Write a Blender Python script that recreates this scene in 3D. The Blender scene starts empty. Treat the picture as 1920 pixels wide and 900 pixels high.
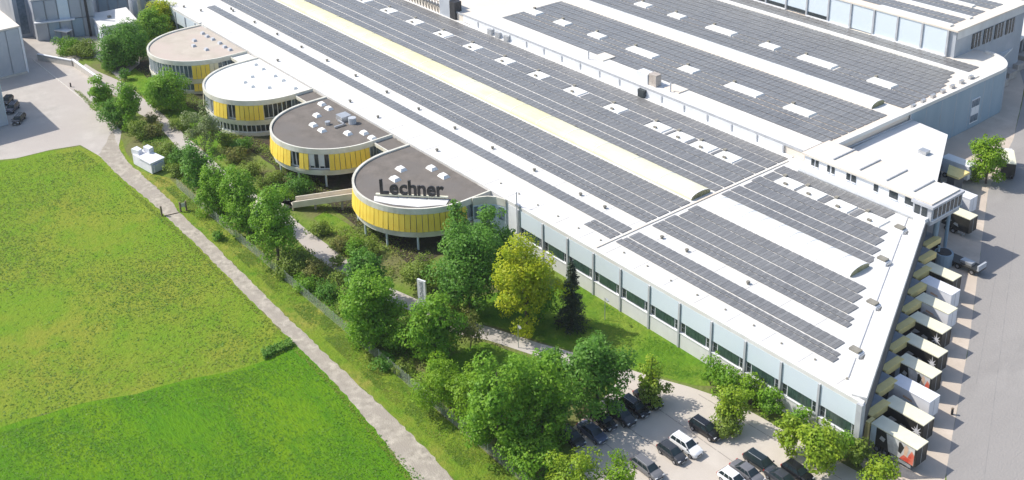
import bpy, bmesh, math, random
import numpy as np
from mathutils import Vector, Matrix

SC = bpy.context.scene
COL = SC.collection
R = math.radians

# ------------------------------------------------------------------ camera
cd = bpy.data.cameras.new('camera')
cam = bpy.data.objects.new('camera', cd)
COL.objects.link(cam)
cd.sensor_fit = 'HORIZONTAL'
cd.sensor_width = 36.0
cd.lens = 2144.452 / 1920 * 36
cd.shift_y = -(450 - 159.679) / 1920
cd.clip_start = 1.0
cd.clip_end = 6000
rt = (-0.62308279, -0.78180013, -0.02358785)
dn = (-0.28261726, 0.25315677, -0.92522383)
fw = (0.72931153, -0.56982471, -0.37868784)
cam.matrix_world = Matrix(((rt[0], -dn[0], -fw[0], 0), (rt[1], -dn[1], -fw[1], 0), (rt[2], -dn[2], -fw[2], 100.0), (0, 0, 0, 1)))
SC.camera = cam

# ------------------------------------------------------------------ sky, sun, exposure
SUN_EL = R(48)
SUN_AZ = math.atan2(0.8, 0.6)
w = bpy.data.worlds.new('World')
SC.world = w
w.use_nodes = True
nt = w.node_tree
sky = nt.nodes.new('ShaderNodeTexSky')
sky.sky_type = 'NISHITA'
sky.sun_disc = False
sky.sun_elevation = SUN_EL
sky.sun_rotation = SUN_AZ
sky.air_density = 1.0
sky.dust_density = 1.5
bg = nt.nodes['Background']
bg.inputs['Strength'].default_value = 0.15
nt.links.new(sky.outputs[0], bg.inputs[0])
sd = bpy.data.lights.new('sun', 'SUN')
sd.energy = 3.8
sd.angle = R(0.6)
sd.color = (1.0, 0.95, 0.87)
so = bpy.data.objects.new('sun', sd)
COL.objects.link(so)
so.rotation_euler = Vector((0.8 * math.cos(SUN_EL), 0.6 * math.cos(SUN_EL), math.sin(SUN_EL))).to_track_quat('Z', 'Y').to_euler()
SC.view_settings.view_transform = 'Standard'
SC.view_settings.look = 'None'
SC.view_settings.exposure = 0.38
SC.view_settings.gamma = 1.0

# ------------------------------------------------------------------ materials
MATS = {}


def mat(name, c1, c2=None, scale=1.0, rough=0.75, bump=0.0, bscale=None, metal=0.0, spec=0.5, detail=6.0, c3=None, scale3=0.05, objcol=False, stretch=None, lo=0.35, hi=0.65):
    """Principled surface whose colour wanders between c1 and c2 (fine) and towards c3 (broad patches)."""
    m = bpy.data.materials.new(name)
    m.use_nodes = True
    n = m.node_tree
    p = n.nodes['Principled BSDF']
    p.inputs['Roughness'].default_value = rough
    p.inputs['Metallic'].default_value = metal
    p.inputs['Specular IOR Level'].default_value = spec
    p.inputs['Base Color'].default_value = (*c1, 1)
    tc = n.nodes.new('ShaderNodeTexCoord')
    src = tc.outputs['Object']
    if stretch:
        mp = n.nodes.new('ShaderNodeMapping')
        mp.inputs['Scale'].default_value = stretch
        n.links.new(src, mp.inputs[0])
        src = mp.outputs[0]
    out = None
    if c2:
        t = n.nodes.new('ShaderNodeTexNoise')
        t.inputs['Scale'].default_value = scale
        t.inputs['Detail'].default_value = detail
        t.inputs['Roughness'].default_value = 0.62
        n.links.new(src, t.inputs['Vector'])
        r = n.nodes.new('ShaderNodeValToRGB')
        r.color_ramp.elements[0].position = lo
        r.color_ramp.elements[1].position = hi
        r.color_ramp.elements[0].color = (*c1, 1)
        r.color_ramp.elements[1].color = (*c2, 1)
        n.links.new(t.outputs[0], r.inputs[0])
        out = r.outputs[0]
    if c3:
        t3 = n.nodes.new('ShaderNodeTexNoise')
        t3.inputs['Scale'].default_value = scale3
        t3.inputs['Detail'].default_value = 5
        n.links.new(src, t3.inputs['Vector'])
        r3 = n.nodes.new('ShaderNodeValToRGB')
        r3.color_ramp.elements[0].position = 0.42
        r3.color_ramp.elements[1].position = 0.62
        n.links.new(t3.outputs[0], r3.inputs[0])
        mx = n.nodes.new('ShaderNodeMixRGB')
        n.links.new(r3.outputs[0], mx.inputs[0])
        if out is not None:
            n.links.new(out, mx.inputs[1])
        else:
            mx.inputs[1].default_value = (*c1, 1)
        mx.inputs[2].default_value = (*c3, 1)
        out = mx.outputs[0]
    if objcol:
        oi = n.nodes.new('ShaderNodeObjectInfo')
        out = oi.outputs['Color']
    if out is not None:
        n.links.new(out, p.inputs['Base Color'])
    if bump:
        tb = n.nodes.new('ShaderNodeTexNoise')
        tb.inputs['Scale'].default_value = bscale or scale
        tb.inputs['Detail'].default_value = 5
        n.links.new(src, tb.inputs['Vector'])
        b = n.nodes.new('ShaderNodeBump')
        b.inputs['Strength'].default_value = bump
        b.inputs['Distance'].default_value = 0.3
        n.links.new(tb.outputs[0], b.inputs['Height'])
        n.links.new(b.outputs[0], p.inputs['Normal'])
    MATS[name] = m
    return m


def leafmat(name, ca, cb, cc, trans=0.35):
    """Leaves: each leaf its own tint, clumps drift between two greens."""
    m = bpy.data.materials.new(name)
    m.use_nodes = True
    n = m.node_tree
    p = n.nodes['Principled BSDF']
    p.inputs['Roughness'].default_value = 0.55
    p.inputs['Specular IOR Level'].default_value = 0.35
    g = n.nodes.new('ShaderNodeNewGeometry')
    r = n.nodes.new('ShaderNodeValToRGB')
    r.color_ramp.elements[0].color = (*ca, 1)
    r.color_ramp.elements[1].color = (*cb, 1)
    n.links.new(g.outputs['Random Per Island'], r.inputs[0])
    tc = n.nodes.new('ShaderNodeTexCoord')
    t = n.nodes.new('ShaderNodeTexNoise')
    t.inputs['Scale'].default_value = 0.6
    t.inputs['Detail'].default_value = 3
    n.links.new(tc.outputs['Object'], t.inputs['Vector'])
    r2 = n.nodes.new('ShaderNodeValToRGB')
    r2.color_ramp.elements[0].position = 0.4
    r2.color_ramp.elements[1].position = 0.66
    n.links.new(t.outputs[0], r2.inputs[0])
    mx = n.nodes.new('ShaderNodeMixRGB')
    n.links.new(r2.outputs[0], mx.inputs[0])
    n.links.new(r.outputs[0], mx.inputs[1])
    mx.inputs[2].default_value = (*cc, 1)
    n.links.new(mx.outputs[0], p.inputs['Base Color'])
    tr = n.nodes.new('ShaderNodeBsdfTranslucent')
    n.links.new(mx.outputs[0], tr.inputs[0])
    ms = n.nodes.new('ShaderNodeMixShader')
    ms.inputs[0].default_value = trans
    n.links.new(p.outputs[0], ms.inputs[1])
    n.links.new(tr.outputs[0], ms.inputs[2])
    n.links.new(ms.outputs[0], n.nodes['Material Output'].inputs[0])
    MATS[name] = m
    return m


def field_mat(name, base, dry, lush, spots, s_broad=0.035, s_mid=0.22, stretch=(1.0, 1.0, 1.0), rot=0.0):
    """Meadow: broad dry and lush patches, mid-size mottling, small dark weeds."""
    m = bpy.data.materials.new(name)
    m.use_nodes = True
    n = m.node_tree
    p = n.nodes['Principled BSDF']
    p.inputs['Roughness'].default_value = 0.9
    p.inputs['Specular IOR Level'].default_value = 0.15
    tc = n.nodes.new('ShaderNodeTexCoord')
    mp = n.nodes.new('ShaderNodeMapping')
    mp.inputs['Scale'].default_value = stretch
    mp.inputs['Rotation'].default_value = (0, 0, rot)
    n.links.new(tc.outputs['Object'], mp.inputs[0])

    def noise(sc, det, a, b, rough=0.6):
        t = n.nodes.new('ShaderNodeTexNoise')
        t.inputs['Scale'].default_value = sc
        t.inputs['Detail'].default_value = det
        t.inputs['Roughness'].default_value = rough
        n.links.new(mp.outputs[0], t.inputs['Vector'])
        r = n.nodes.new('ShaderNodeValToRGB')
        r.color_ramp.elements[0].position = a
        r.color_ramp.elements[1].position = b
        n.links.new(t.outputs[0], r.inputs[0])
        return r.outputs[0], t.outputs[0]

    def mix(f, a, col, amount=1.0):
        x = n.nodes.new('ShaderNodeMixRGB')
        if amount < 1:
            mu = n.nodes.new('ShaderNodeMath')
            mu.operation = 'MULTIPLY'
            n.links.new(f, mu.inputs[0])
            mu.inputs[1].default_value = amount
            f = mu.outputs[0]
        n.links.new(f, x.inputs[0])
        n.links.new(a, x.inputs[1])
        x.inputs[2].default_value = (*col, 1)
        return x.outputs[0]
    rgb = n.nodes.new('ShaderNodeRGB')
    rgb.outputs[0].default_value = (*base, 1)
    f1, _ = noise(s_broad, 4, 0.42, 0.6)
    f2, _ = noise(s_mid, 8, 0.45, 0.68)
    f3, h = noise(1.3, 6, 0.5, 0.75, 0.7)
    f4, _ = noise(0.5, 5, 0.63, 0.7)
    c = mix(f1, rgb.outputs[0], dry)
    c = mix(f2, c, lush, 0.75)
    c = mix(f3, c, spots, 0.62)
    c = mix(f4, c, spots, 0.8)
    n.links.new(c, p.inputs['Base Color'])
    b = n.nodes.new('ShaderNodeBump')
    b.inputs['Strength'].default_value = 1.0
    b.inputs['Distance'].default_value = 0.4
    n.links.new(h, b.inputs['Height'])
    n.links.new(b.outputs[0], p.inputs['Normal'])
    MATS[name] = m
    return m


# ground
mat('bed_soil', (0.115, 0.19, 0.024), (0.18, 0.24, 0.045), 0.5, 0.95, 0.8, 1.5, c3=(0.16, 0.16, 0.065), scale3=0.12, spec=0.1)
field_mat('meadow', (0.17, 0.27, 0.018), (0.235, 0.27, 0.03), (0.125, 0.26, 0.012), (0.12, 0.2, 0.018))
field_mat('lush_field', (0.1, 0.24, 0.005), (0.145, 0.27, 0.006), (0.065, 0.195, 0.008), (0.05, 0.15, 0.01), 0.05, 0.3, (0.6, 1.5, 1), R(-28))
field_mat('verge', (0.17, 0.25, 0.02), (0.28, 0.27, 0.05), (0.08, 0.2, 0.01), (0.07, 0.14, 0.015), 0.08, 0.4)
field_mat('lawn', (0.12, 0.24, 0.015), (0.19, 0.27, 0.03), (0.06, 0.17, 0.01), (0.06, 0.13, 0.01), 0.06, 0.5)
mat('shade_soil', (0.045, 0.04, 0.03), (0.085, 0.065, 0.045), 0.8, 0.95, 0.5, 2.0, c3=(0.055, 0.065, 0.028), scale3=0.25, spec=0.1)  # soil colour darkened to carry the shade beneath the stilted pavilions
mat('gravel', (0.28, 0.25, 0.205), (0.48, 0.43, 0.355), 0.9, 0.95, 0.3, 5.0, c3=(0.34, 0.3, 0.25), scale3=0.35, spec=0.2)
mat('paving', (0.42, 0.385, 0.345), (0.5, 0.46, 0.415), 0.3, 0.9, 0.12, 4.0, c3=(0.44, 0.395, 0.355), scale3=0.06, spec=0.2)
mat('parking_asphalt', (0.49, 0.44, 0.38), (0.57, 0.515, 0.45), 0.3, 0.9, 0.12, 5.0, c3=(0.52, 0.465, 0.405), scale3=0.07, spec=0.2)
mat('apron_concrete', (0.5, 0.42, 0.34), (0.62, 0.53, 0.44), 0.3, 0.9, 0.12, 4.0, c3=(0.53, 0.45, 0.37), scale3=0.1, spec=0.2)
mat('road_asphalt', (0.285, 0.268, 0.252), (0.35, 0.33, 0.31), 0.2, 0.9, 0.25, 5.0, c3=(0.31, 0.29, 0.272), scale3=0.05, spec=0.25, stretch=(0.9, 0.45, 1))
mat('dark_ground', (0.1, 0.1, 0.11), (0.17, 0.165, 0.165), 0.6, 0.9, 0.2, 4.0)
mat('seam', (0.25, 0.22, 0.19), (0.32, 0.28, 0.24), 1.0)
mat('road_seam', (0.22, 0.21, 0.2), (0.3, 0.285, 0.27), 0.5)
mat('kerb', (0.5, 0.47, 0.42), (0.6, 0.56, 0.5), 2.0)
# hall
mat('white_roof', (0.72, 0.708, 0.685), (0.6, 0.585, 0.555), 0.5, 0.8, 0.03, 1.0, c3=(0.66, 0.64, 0.595), scale3=0.2, stretch=(1.0, 0.25, 1), lo=.45, hi=.72)
mat('cream_roof', (0.76, 0.72, 0.63), (0.68, 0.62, 0.54), 0.15, 0.85, c3=(0.72, 0.62, 0.52), scale3=0.07)
mat('yellow_plastic', (0.82, 0.76, 0.47), (0.78, 0.7, 0.38), 0.25, 0.5, c3=(0.8, 0.77, 0.58), scale3=0.05)
mat('white_plastic', (0.83, 0.82, 0.78), (0.74, 0.73, 0.68), 0.3, 0.5)
mat('end_glass', (0.2, 0.2, 0.1), (0.32, 0.31, 0.17), 0.8, 0.3)
mat('grey_trim', (0.4, 0.41, 0.43), (0.5, 0.51, 0.53), 0.6, 0.6)
mat('white_trim', (0.78, 0.79, 0.8), (0.7, 0.71, 0.73), 0.4, 0.6)
mat('wall_pale', (0.6, 0.69, 0.76), (0.68, 0.75, 0.8), 0.3, 0.55, c3=(0.64, 0.71, 0.76), scale3=0.1)
mat('wall_base', (0.7, 0.7, 0.69), (0.62, 0.61, 0.6), 0.4, 0.8, stretch=(1, 1, 0.3))
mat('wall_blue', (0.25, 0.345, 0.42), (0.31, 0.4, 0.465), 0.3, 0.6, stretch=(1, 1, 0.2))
mat('wall_grey', (0.4, 0.43, 0.47), (0.47, 0.49, 0.52), 0.25, 0.7, c3=(0.36, 0.39, 0.43), scale3=0.15)
mat('dark_glass', (0.02, 0.03, 0.035), (0.05, 0.06, 0.065), 0.6, 0.08)
mat('green_glass', (0.03, 0.06, 0.05), (0.055, 0.1, 0.082), 0.9, 0.1)
mat('blue_glass', (0.1, 0.14, 0.18), (0.2, 0.25, 0.3), 0.8, 0.08)
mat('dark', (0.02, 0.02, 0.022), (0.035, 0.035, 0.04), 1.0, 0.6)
mat('steel', (0.45, 0.46, 0.47), (0.55, 0.56, 0.57), 1.0, 0.4, metal=0.5)
def module_mat():
    """glass modules: each its own tone, soiled in broad patches"""
    m = mat('module', (0.172, 0.17, 0.17), (0.22, 0.217, 0.213), 0.12, 0.3, c3=(0.2, 0.196, 0.19), scale3=0.05, spec=0.6)
    n = m.node_tree
    p = n.nodes['Principled BSDF']
    src = p.inputs['Base Color'].links[0].from_socket
    g = n.nodes.new('ShaderNodeNewGeometry')
    mr = n.nodes.new('ShaderNodeMapRange')
    mr.inputs['To Min'].default_value = 0.93
    mr.inputs['To Max'].default_value = 1.08
    n.links.new(g.outputs['Random Per Island'], mr.inputs['Value'])
    h = n.nodes.new('ShaderNodeHueSaturation')
    n.links.new(mr.outputs[0], h.inputs['Value'])
    n.links.new(src, h.inputs['Color'])
    n.links.new(h.outputs[0], p.inputs['Base Color'])
    r = n.nodes.new('ShaderNodeMapRange')
    r.inputs['To Min'].default_value = 0.26
    r.inputs['To Max'].default_value = 0.36
    n.links.new(g.outputs['Random Per Island'], r.inputs['Value'])
    n.links.new(r.outputs[0], p.inputs['Roughness'])


module_mat()
mat('vent', (0.2, 0.185, 0.155), (0.3, 0.28, 0.23), 1.0)
# pavilions
mat('roof_beige', (0.44, 0.385, 0.315), (0.52, 0.46, 0.385), 0.25, 0.95, 0.1, 3.0, c3=(0.5, 0.42, 0.36), scale3=0.15)
mat('roof_white', (0.8, 0.78, 0.73), (0.72, 0.7, 0.65), 0.2, 0.85)
mat('roof_brown', (0.135, 0.118, 0.1), (0.19, 0.165, 0.142), 0.4, 0.95, 0.2, 4.0, c3=(0.16, 0.143, 0.128), scale3=0.15)
mat('rim', (0.66, 0.63, 0.53), (0.56, 0.53, 0.44), 0.7, 0.7, c3=(0.72, 0.7, 0.62), scale3=0.3)
mat('blind_yellow', (0.9, 0.68, 0.1), (0.86, 0.6, 0.07), 0.6, 0.75)
mat('blind_cream', (0.75, 0.7, 0.5), (0.68, 0.6, 0.4), 0.6, 0.75)
mat('letter_black', (0.022, 0.02, 0.022), (0.035, 0.03, 0.033), 1.0, 0.5)
mat('bridge_concrete', (0.66, 0.6, 0.5), (0.58, 0.52, 0.43), 0.8, 0.85)
# docks and vehicles
mat('fascia_yellow', (0.9, 0.72, 0.3), (0.8, 0.63, 0.25), 0.8, 0.6)
mat('dock_roof', (0.24, 0.27, 0.3), (0.32, 0.34, 0.36), 0.5, 0.85)
mat('dock_wall', (0.09, 0.09, 0.1), (0.14, 0.135, 0.135), 0.5, 0.8)
mat('cream_paint', (0.8, 0.77, 0.58), (0.72, 0.68, 0.5), 0.5, 0.5)
mat('white_paint', (0.8, 0.8, 0.82), (0.73, 0.72, 0.74), 0.4, 0.45)
mat('black_paint', (0.022, 0.022, 0.02), (0.045, 0.042, 0.035), 0.6, 0.45)
mat('print_grey', (0.45, 0.44, 0.42), (0.66, 0.65, 0.62), 1.2, 0.5)
mat('print_red', (0.6, 0.06, 0.03), (0.75, 0.28, 0.18), 1.3, 0.5)
mat('print_skin', (0.65, 0.42, 0.28), (0.7, 0.52, 0.38), 1.5, 0.5)
mat('tyre', (0.015, 0.015, 0.015), (0.03, 0.03, 0.03), 2.0, 0.9)
mat('alloy', (0.5, 0.5, 0.52), (0.42, 0.42, 0.44), 2.0, 0.3, metal=0.7)
mat('car_paint', (0.5, 0.5, 0.5), rough=0.25, objcol=True, spec=0.6)
mat('car_glass', (0.015, 0.025, 0.03), (0.03, 0.045, 0.05), 0.8, 0.04)
mat('lamp_clear', (0.75, 0.75, 0.76), (0.65, 0.65, 0.66), 3.0, 0.1)
mat('lamp_red', (0.4, 0.02, 0.02), (0.5, 0.03, 0.02), 3.0, 0.2)
mat('wood', (0.14, 0.1, 0.07), (0.22, 0.17, 0.12), 2.0, 0.9)
mat('bark', (0.11, 0.085, 0.065), (0.18, 0.15, 0.12), 3.0, 0.95, 0.5, 8.0)
mat('wire', (0.36, 0.41, 0.33), (0.44, 0.48, 0.4), 1.0, 0.5)
mat('tank_white', (0.75, 0.75, 0.78), (0.66, 0.66, 0.7), 0.8, 0.5)
mat('stone', (0.38, 0.33, 0.29), (0.5, 0.45, 0.4), 1.0, 0.9, 0.3, 3.0)
# leaves
leafmat('leaf_mid', (0.12, 0.28, 0.016), (0.2, 0.41, 0.024), (0.26, 0.45, 0.03), .44)
leafmat('leaf_dark', (0.07, 0.2, 0.018), (0.125, 0.3, 0.028), (0.17, 0.35, 0.04), .4)
leafmat('leaf_bright', (0.15, 0.31, 0.01), (0.24, 0.42, 0.016), (0.28, 0.44, 0.02), .42)
leafmat('leaf_yellow', (0.46, 0.52, 0.016), (0.6, 0.62, 0.026), (0.36, 0.48, 0.016), .48)
leafmat('leaf_lime', (0.25, 0.38, 0.012), (0.38, 0.48, 0.03), (0.2, 0.34, 0.015))
leafmat('leaf_conifer', (0.014, 0.04, 0.014), (0.03, 0.06, 0.022), (0.04, 0.05, 0.025), 0.1)
leafmat('leaf_olive', (0.15, 0.25, 0.02), (0.26, 0.35, 0.04), (0.2, 0.27, 0.04))
leafmat('leaf_russet', (0.2, 0.2, 0.045), (0.28, 0.28, 0.06), (0.15, 0.22, 0.03))
leafmat('leaf_blossom', (0.13, 0.21, 0.04), (0.4, 0.43, 0.25), (0.2, 0.27, 0.07))
leafmat('grass_dark', (0.1, 0.2, 0.015), (0.17, 0.27, 0.022), (0.13, 0.23, 0.018))
leafmat('grass_dry', (0.19, 0.27, 0.025), (0.27, 0.3, 0.045), (0.18, 0.27, 0.025))
leafmat('grass_lush', (0.085, 0.22, 0.006), (0.15, 0.29, 0.01), (0.08, 0.22, 0.008))

# ------------------------------------------------------------------ building blocks
ORG = {}


class MB:
    def __init__(s):
        s.v = []
        s.f = []

    def poly(s, pts):
        b = len(s.v)
        s.v += [tuple(map(float, p)) for p in pts]
        s.f.append(tuple(range(b, b + len(pts))))
        return s

    def box(s, x0, x1, y0, y1, z0, z1):
        return s.prism([(x0, y0), (x1, y0), (x1, y1), (x0, y1)], z0, z1)

    def prism(s, pts, z0, z1):
        a = sum(pts[i][0] * pts[(i + 1) % len(pts)][1] - pts[(i + 1) % len(pts)][0] * pts[i][1] for i in range(len(pts)))
        if a < 0:
            pts = pts[::-1]
        n = len(pts)
        b = len(s.v)
        s.v += [(float(p[0]), float(p[1]), float(z0)) for p in pts] + [(float(p[0]), float(p[1]), float(z1)) for p in pts]
        s.f.append(tuple(range(b + n - 1, b - 1, -1)))
        s.f.append(tuple(range(b + n, b + 2 * n)))
        for i in range(n):
            j = (i + 1) % n
            s.f.append((b + i, b + j, b + n + j, b + n + i))
        return s

    def hexa(s, lo, hi):
        """lo, hi: four corners each, counter-clockwise from above"""
        b = len(s.v)
        s.v += [tuple(map(float, p)) for p in lo] + [tuple(map(float, p)) for p in hi]
        s.f += [(b + 3, b + 2, b + 1, b), (b + 4, b + 5, b + 6, b + 7)]
        for i in range(4):
            j = (i + 1) % 4
            s.f.append((b + i, b + j, b + 4 + j, b + 4 + i))
        return s

    def slab(s, p, q, th, z0, z1):
        """upright slab from p to q in plan, th thick, centred"""
        d = Vector((q[0] - p[0], q[1] - p[1]))
        d.normalize()
        nx, ny = -d.y * th / 2, d.x * th / 2
        return s.prism([(p[0] + nx, p[1] + ny), (p[0] - nx, p[1] - ny), (q[0] - nx, q[1] - ny), (q[0] + nx, q[1] + ny)], z0, z1)

    def tube(s, p, q, r0, r1=None, n=8, cap=True):
        r1 = r0 if r1 is None else r1
        p = Vector(p)
        q = Vector(q)
        d = (q - p).normalized()
        u = d.orthogonal().normalized()
        v = d.cross(u)
        b = len(s.v)
        for c, r in ((p, r0), (q, r1)):
            for i in range(n):
                a = 2 * math.pi * i / n
                s.v.append(tuple(c + u * (r * math.cos(a)) + v * (r * math.sin(a))))
        for i in range(n):
            j = (i + 1) % n
            s.f.append((b + i, b + j, b + n + j, b + n + i))
        if cap:
            s.f.append(tuple(range(b + n - 1, b - 1, -1)))
            s.f.append(tuple(range(b + n, b + 2 * n)))
        return s

    def build(s, name, m, parent=None, kind=None, smooth=False):
        me = bpy.data.meshes.new(name)
        o = ORG.get(parent.name, (0, 0, 0)) if parent else (0, 0, 0)
        me.from_pydata([(v[0] - o[0], v[1] - o[1], v[2] - o[2]) for v in s.v], [], s.f)
        me.materials.append(MATS[m])
        if smooth:
            me.polygons.foreach_set('use_smooth', [True] * len(me.polygons))
        me.update()
        ob = bpy.data.objects.new(name, me)
        COL.objects.link(ob)
        if parent:
            ob.parent = parent
            ORG[ob.name] = o
        if kind:
            ob['kind'] = kind
        return ob


def tag(o, label, cat, group=None):
    o['label'] = label
    o['category'] = cat
    if group:
        o['group'] = group
    return o


def thing(name, label, cat, loc=(0, 0, 0), group=None, rz=0.0):
    o = bpy.data.objects.new(name, None)
    COL.objects.link(o)
    o.location = loc
    o.rotation_euler = (0, 0, rz)
    o.empty_display_size = 0.5
    ORG[o.name] = loc
    return tag(o, label, cat, group)


def part_copy(src, parent, loc=(0, 0, 0), rz=0.0):
    c = src.copy()
    COL.objects.link(c)
    c.parent = parent
    c.location = loc
    c.rotation_euler = (0, 0, rz)
    ORG[c.name] = ORG.get(parent.name, (0, 0, 0))
    return c


def copy_tree(o, parent=None):
    c = o.copy()
    COL.objects.link(c)
    c.parent = parent
    for ch in list(o.children):
        copy_tree(ch, c)
    return c


# ------------------------------------------------------------------ the setting
def wobble(pts, amp, step, seed):
    """subdivide a closed outline and let its edges wander"""
    rnd = random.Random(seed)
    out = []
    for i in range(len(pts)):
        p, q = pts[i], pts[(i + 1) % len(pts)]
        L = math.hypot(q[0] - p[0], q[1] - p[1])
        k = max(1, int(L / step))
        for j in range(k):
            t = j / k
            out.append((p[0] + (q[0] - p[0]) * t + rnd.uniform(-amp, amp), p[1] + (q[1] - p[1]) * t + rnd.uniform(-amp, amp)))
    return out


def sheet(name, pts, z, m, amp=0.0, step=2.0, seed=1):
    if amp:
        pts = wobble(pts, amp, step, seed)
    bm = bmesh.new()
    vs = [bm.verts.new((p[0], p[1], z)) for p in pts]
    f = bm.faces.new(vs)
    f.normal_update()
    if f.normal.z < 0:
        f.normal_flip()
    bmesh.ops.triangulate(bm, faces=[f])
    me = bpy.data.meshes.new(name)
    bm.to_mesh(me)
    bm.free()
    me.materials.append(MATS[m])
    o = bpy.data.objects.new(name, me)
    COL.objects.link(o)
    o['kind'] = 'structure'
    return o


sheet('ground', [(-2500, -2500), (2500, -2500), (2500, 2500), (-2500, 2500)], 0.0, 'bed_soil')
FIELD_CUT = [(149.7, -6.6), (143.0, -22.3), (142.1, -27.9), (140.2, -34.9), (138.1, -39.2), (136.9, -45.0), (134.2, -52.0), (133.5, -55.6), (133.5, -61.3)]
TRACK_L = [(219.8, -63.8), (209.8, -63.3), (196.4, -63.6), (188.6, -63.9), (181.6, -63.6), (171.6, -63.6), (142.4, -62.6), (135.2, -62.4), (121.8, -62.2), (108.8, -61.0), (98.4, -59.7), (86.8, -58.2)]
TRACK_R = [(230.0, -70.6), (223.0, -68.7), (211.9, -66.9), (206.6, -67.0), (191.3, -66.9), (185.2, -66.2), (170.1, -65.9), (140.5, -64.9), (120.3, -64.5), (111.1, -64.5), (100.3, -64.0), (95.5, -63.6), (84.5, -62.3)]
sheet('meadow', [(248.4, -16.5), (230.7, -43.2), (228.9, -50.0), (228.3, -56.8), (226.6, -62.3)] + TRACK_L[:7] + [(135.2, -62.4)] + FIELD_CUT[::-1] + [(190, 20), (250, 10)], 0.012, 'meadow', 0.25, 2.0, 3)
sheet('field', FIELD_CUT + TRACK_L[7:] + [(60, -58), (30, 10), (120, 40)], 0.016, 'lush_field', 0.3, 2.0, 4)
sheet('verge', TRACK_R[1:] + [(72, -69.7), (190, -70.0), (200, -70.5), (202.0, -69.5), (207.0, -67.3), (215.9, -68.2), (223.9, -70.1)], 0.012, 'verge', 0.15, 2.0, 5)
sheet('track', TRACK_L + TRACK_R[::-1], 0.024, 'gravel', 0.16, 0.8, 6)
sheet('lawn', [(268.5, -82.1), (269.9, -86.0), (265.3, -91.0), (257.9, -92.8), (245.5, -96.2), (212.4, -88.0), (204.0, -81.7), (212.0, -81.1), (231.4, -82.7), (240.3, -82.7), (256.4, -84.1), (264.3, -84.6)], 0.012, 'lawn', 0.2, 2, 9)
sheet('lawn', [(123.4, -84.8), (127.1, -89.6), (125.1, -96.7), (118, -105.9), (72, -105.9), (86.6, -102.7), (89.0, -100.4), (93.1, -98.2), (97.6, -96.3), (105.2, -93.4), (111.0, -90.7), (118.3, -88.1)], 0.012, 'lawn', 0.2, 2, 10)
sheet('lawn', [(116.5, -84.2), (108.3, -87.3), (103.1, -89.9), (97.2, -83.8), (104.8, -74.9), (116.5, -74.1)], 0.012, 'lawn', 0.2, 2, 11)
sheet('soil', [(270, -88.5), (141, -88.5), (141, -105.4), (270, -105.4)], 0.018, 'shade_soil', 0.4, 2, 12)  # shade under the pavilions is painted into this soil
sheet('grass_bank', [(167.9, -87.0), (161.0, -87.4), (152.8, -86.8), (152.3, -83.2), (159.2, -83.6), (166.6, -84.0)], 0.024, 'lawn', 0.2, 1.5, 13)
sheet('paved_yard', [(240.8, -19.9), (232.8, -43.8), (229.5, -50.2), (228.9, -57.0), (227.1, -62.5), (219.3, -63.6), (212.2, -64.2), (224.1, -69.9), (228.4, -71.9), (235.9, -72.0), (244.9, -72.4), (257.6, -77.8), (273.7, -77.4), (278.8, -80.5), (276.6, -84.0), (265.7, -83.1), (257.7, -82.7), (264.9, -90.4), (288.2, -99.7), (337.8, -117.5), (420, -110), (420, -20), (300, 0)], 0.02, 'paving', 0.05, 3, 14)
sheet('footpath', [(269.1, -75.1), (274.1, -80.2), (266.3, -80.8), (257.0, -82.4), (253.7, -83.1), (240.3, -82.3), (231.1, -82.2), (211.8, -81.0), (201.7, -80.6), (192.9, -79.9), (180.1, -80.3), (170.3, -81.2), (165.4, -80.9), (160.0, -81.0), (153.7, -81.0), (148.1, -80.9), (139.3, -81.4), (134.5, -82.7), (131.5, -83.4), (124.5, -84.6), (118.0, -87.6), (110.8, -90.3), (104.8, -93.0), (97.6, -96.0), (94.9, -94.7), (96.6, -93.3), (102.6, -90.5), (108.4, -88.0), (116.2, -85.0), (121.0, -82.1), (130.0, -80.7), (133.3, -79.6), (145.6, -78.1), (151.7, -77.5), (156.9, -77.3), (164.0, -78.1), (170.5, -76.4), (182.3, -75.9), (201.1, -76.9), (212.2, -77.4), (227.6, -79.2), (234.5, -78.3), (246.3, -78.3), (255.7, -77.4)], 0.024, 'paving', 0.06, 3, 15)
sheet('parking_lot', [(97.6, -96.0), (94.7, -97.1), (92.5, -98.1), (89.3, -99.6), (85.5, -100.9), (80.7, -101.9), (77.3, -102.2), (72.2, -102.5), (64.4, -103.1), (61.0, -103.4), (55.0, -102.7), (56.7, -83.0), (75.8, -72.6), (85.9, -73.1), (89.0, -78.5), (92.7, -79.8), (94.0, -85.8)], 0.02, 'parking_asphalt', 0.06, 3, 16)
sheet('dock_apron', [(55, -100), (66, -105.3), (66.5, -107), (91, -157), (100, -174), (111, -196), (111, -212), (122, -226), (140, -268), (128, -260), (114.1, -233.3), (102.2, -207.9), (93.7, -184.1), (69.8, -138.3), (56.8, -111.6), (50, -98)], 0.02, 'apron_concrete', 0.05, 3, 17)
sheet('road', [(56.8, -111.6), (69.8, -138.3), (93.7, -184.1), (102.2, -207.9), (114.2, -234.1), (160, -300), (140, -420), (-60, -240), (20, -60)], 0.03, 'road_asphalt', 0.05, 3, 18)
sheet('dark_apron_patch', [(66.2, -106.3), (66.3, -108.0), (58.5, -108.3), (56.3, -110.2), (58.8, -106.9), (63.0, -105.4)], 0.034, 'dark_ground', 0.1, 1.5, 19)  # flat patch, much darker than the ground around it
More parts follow.
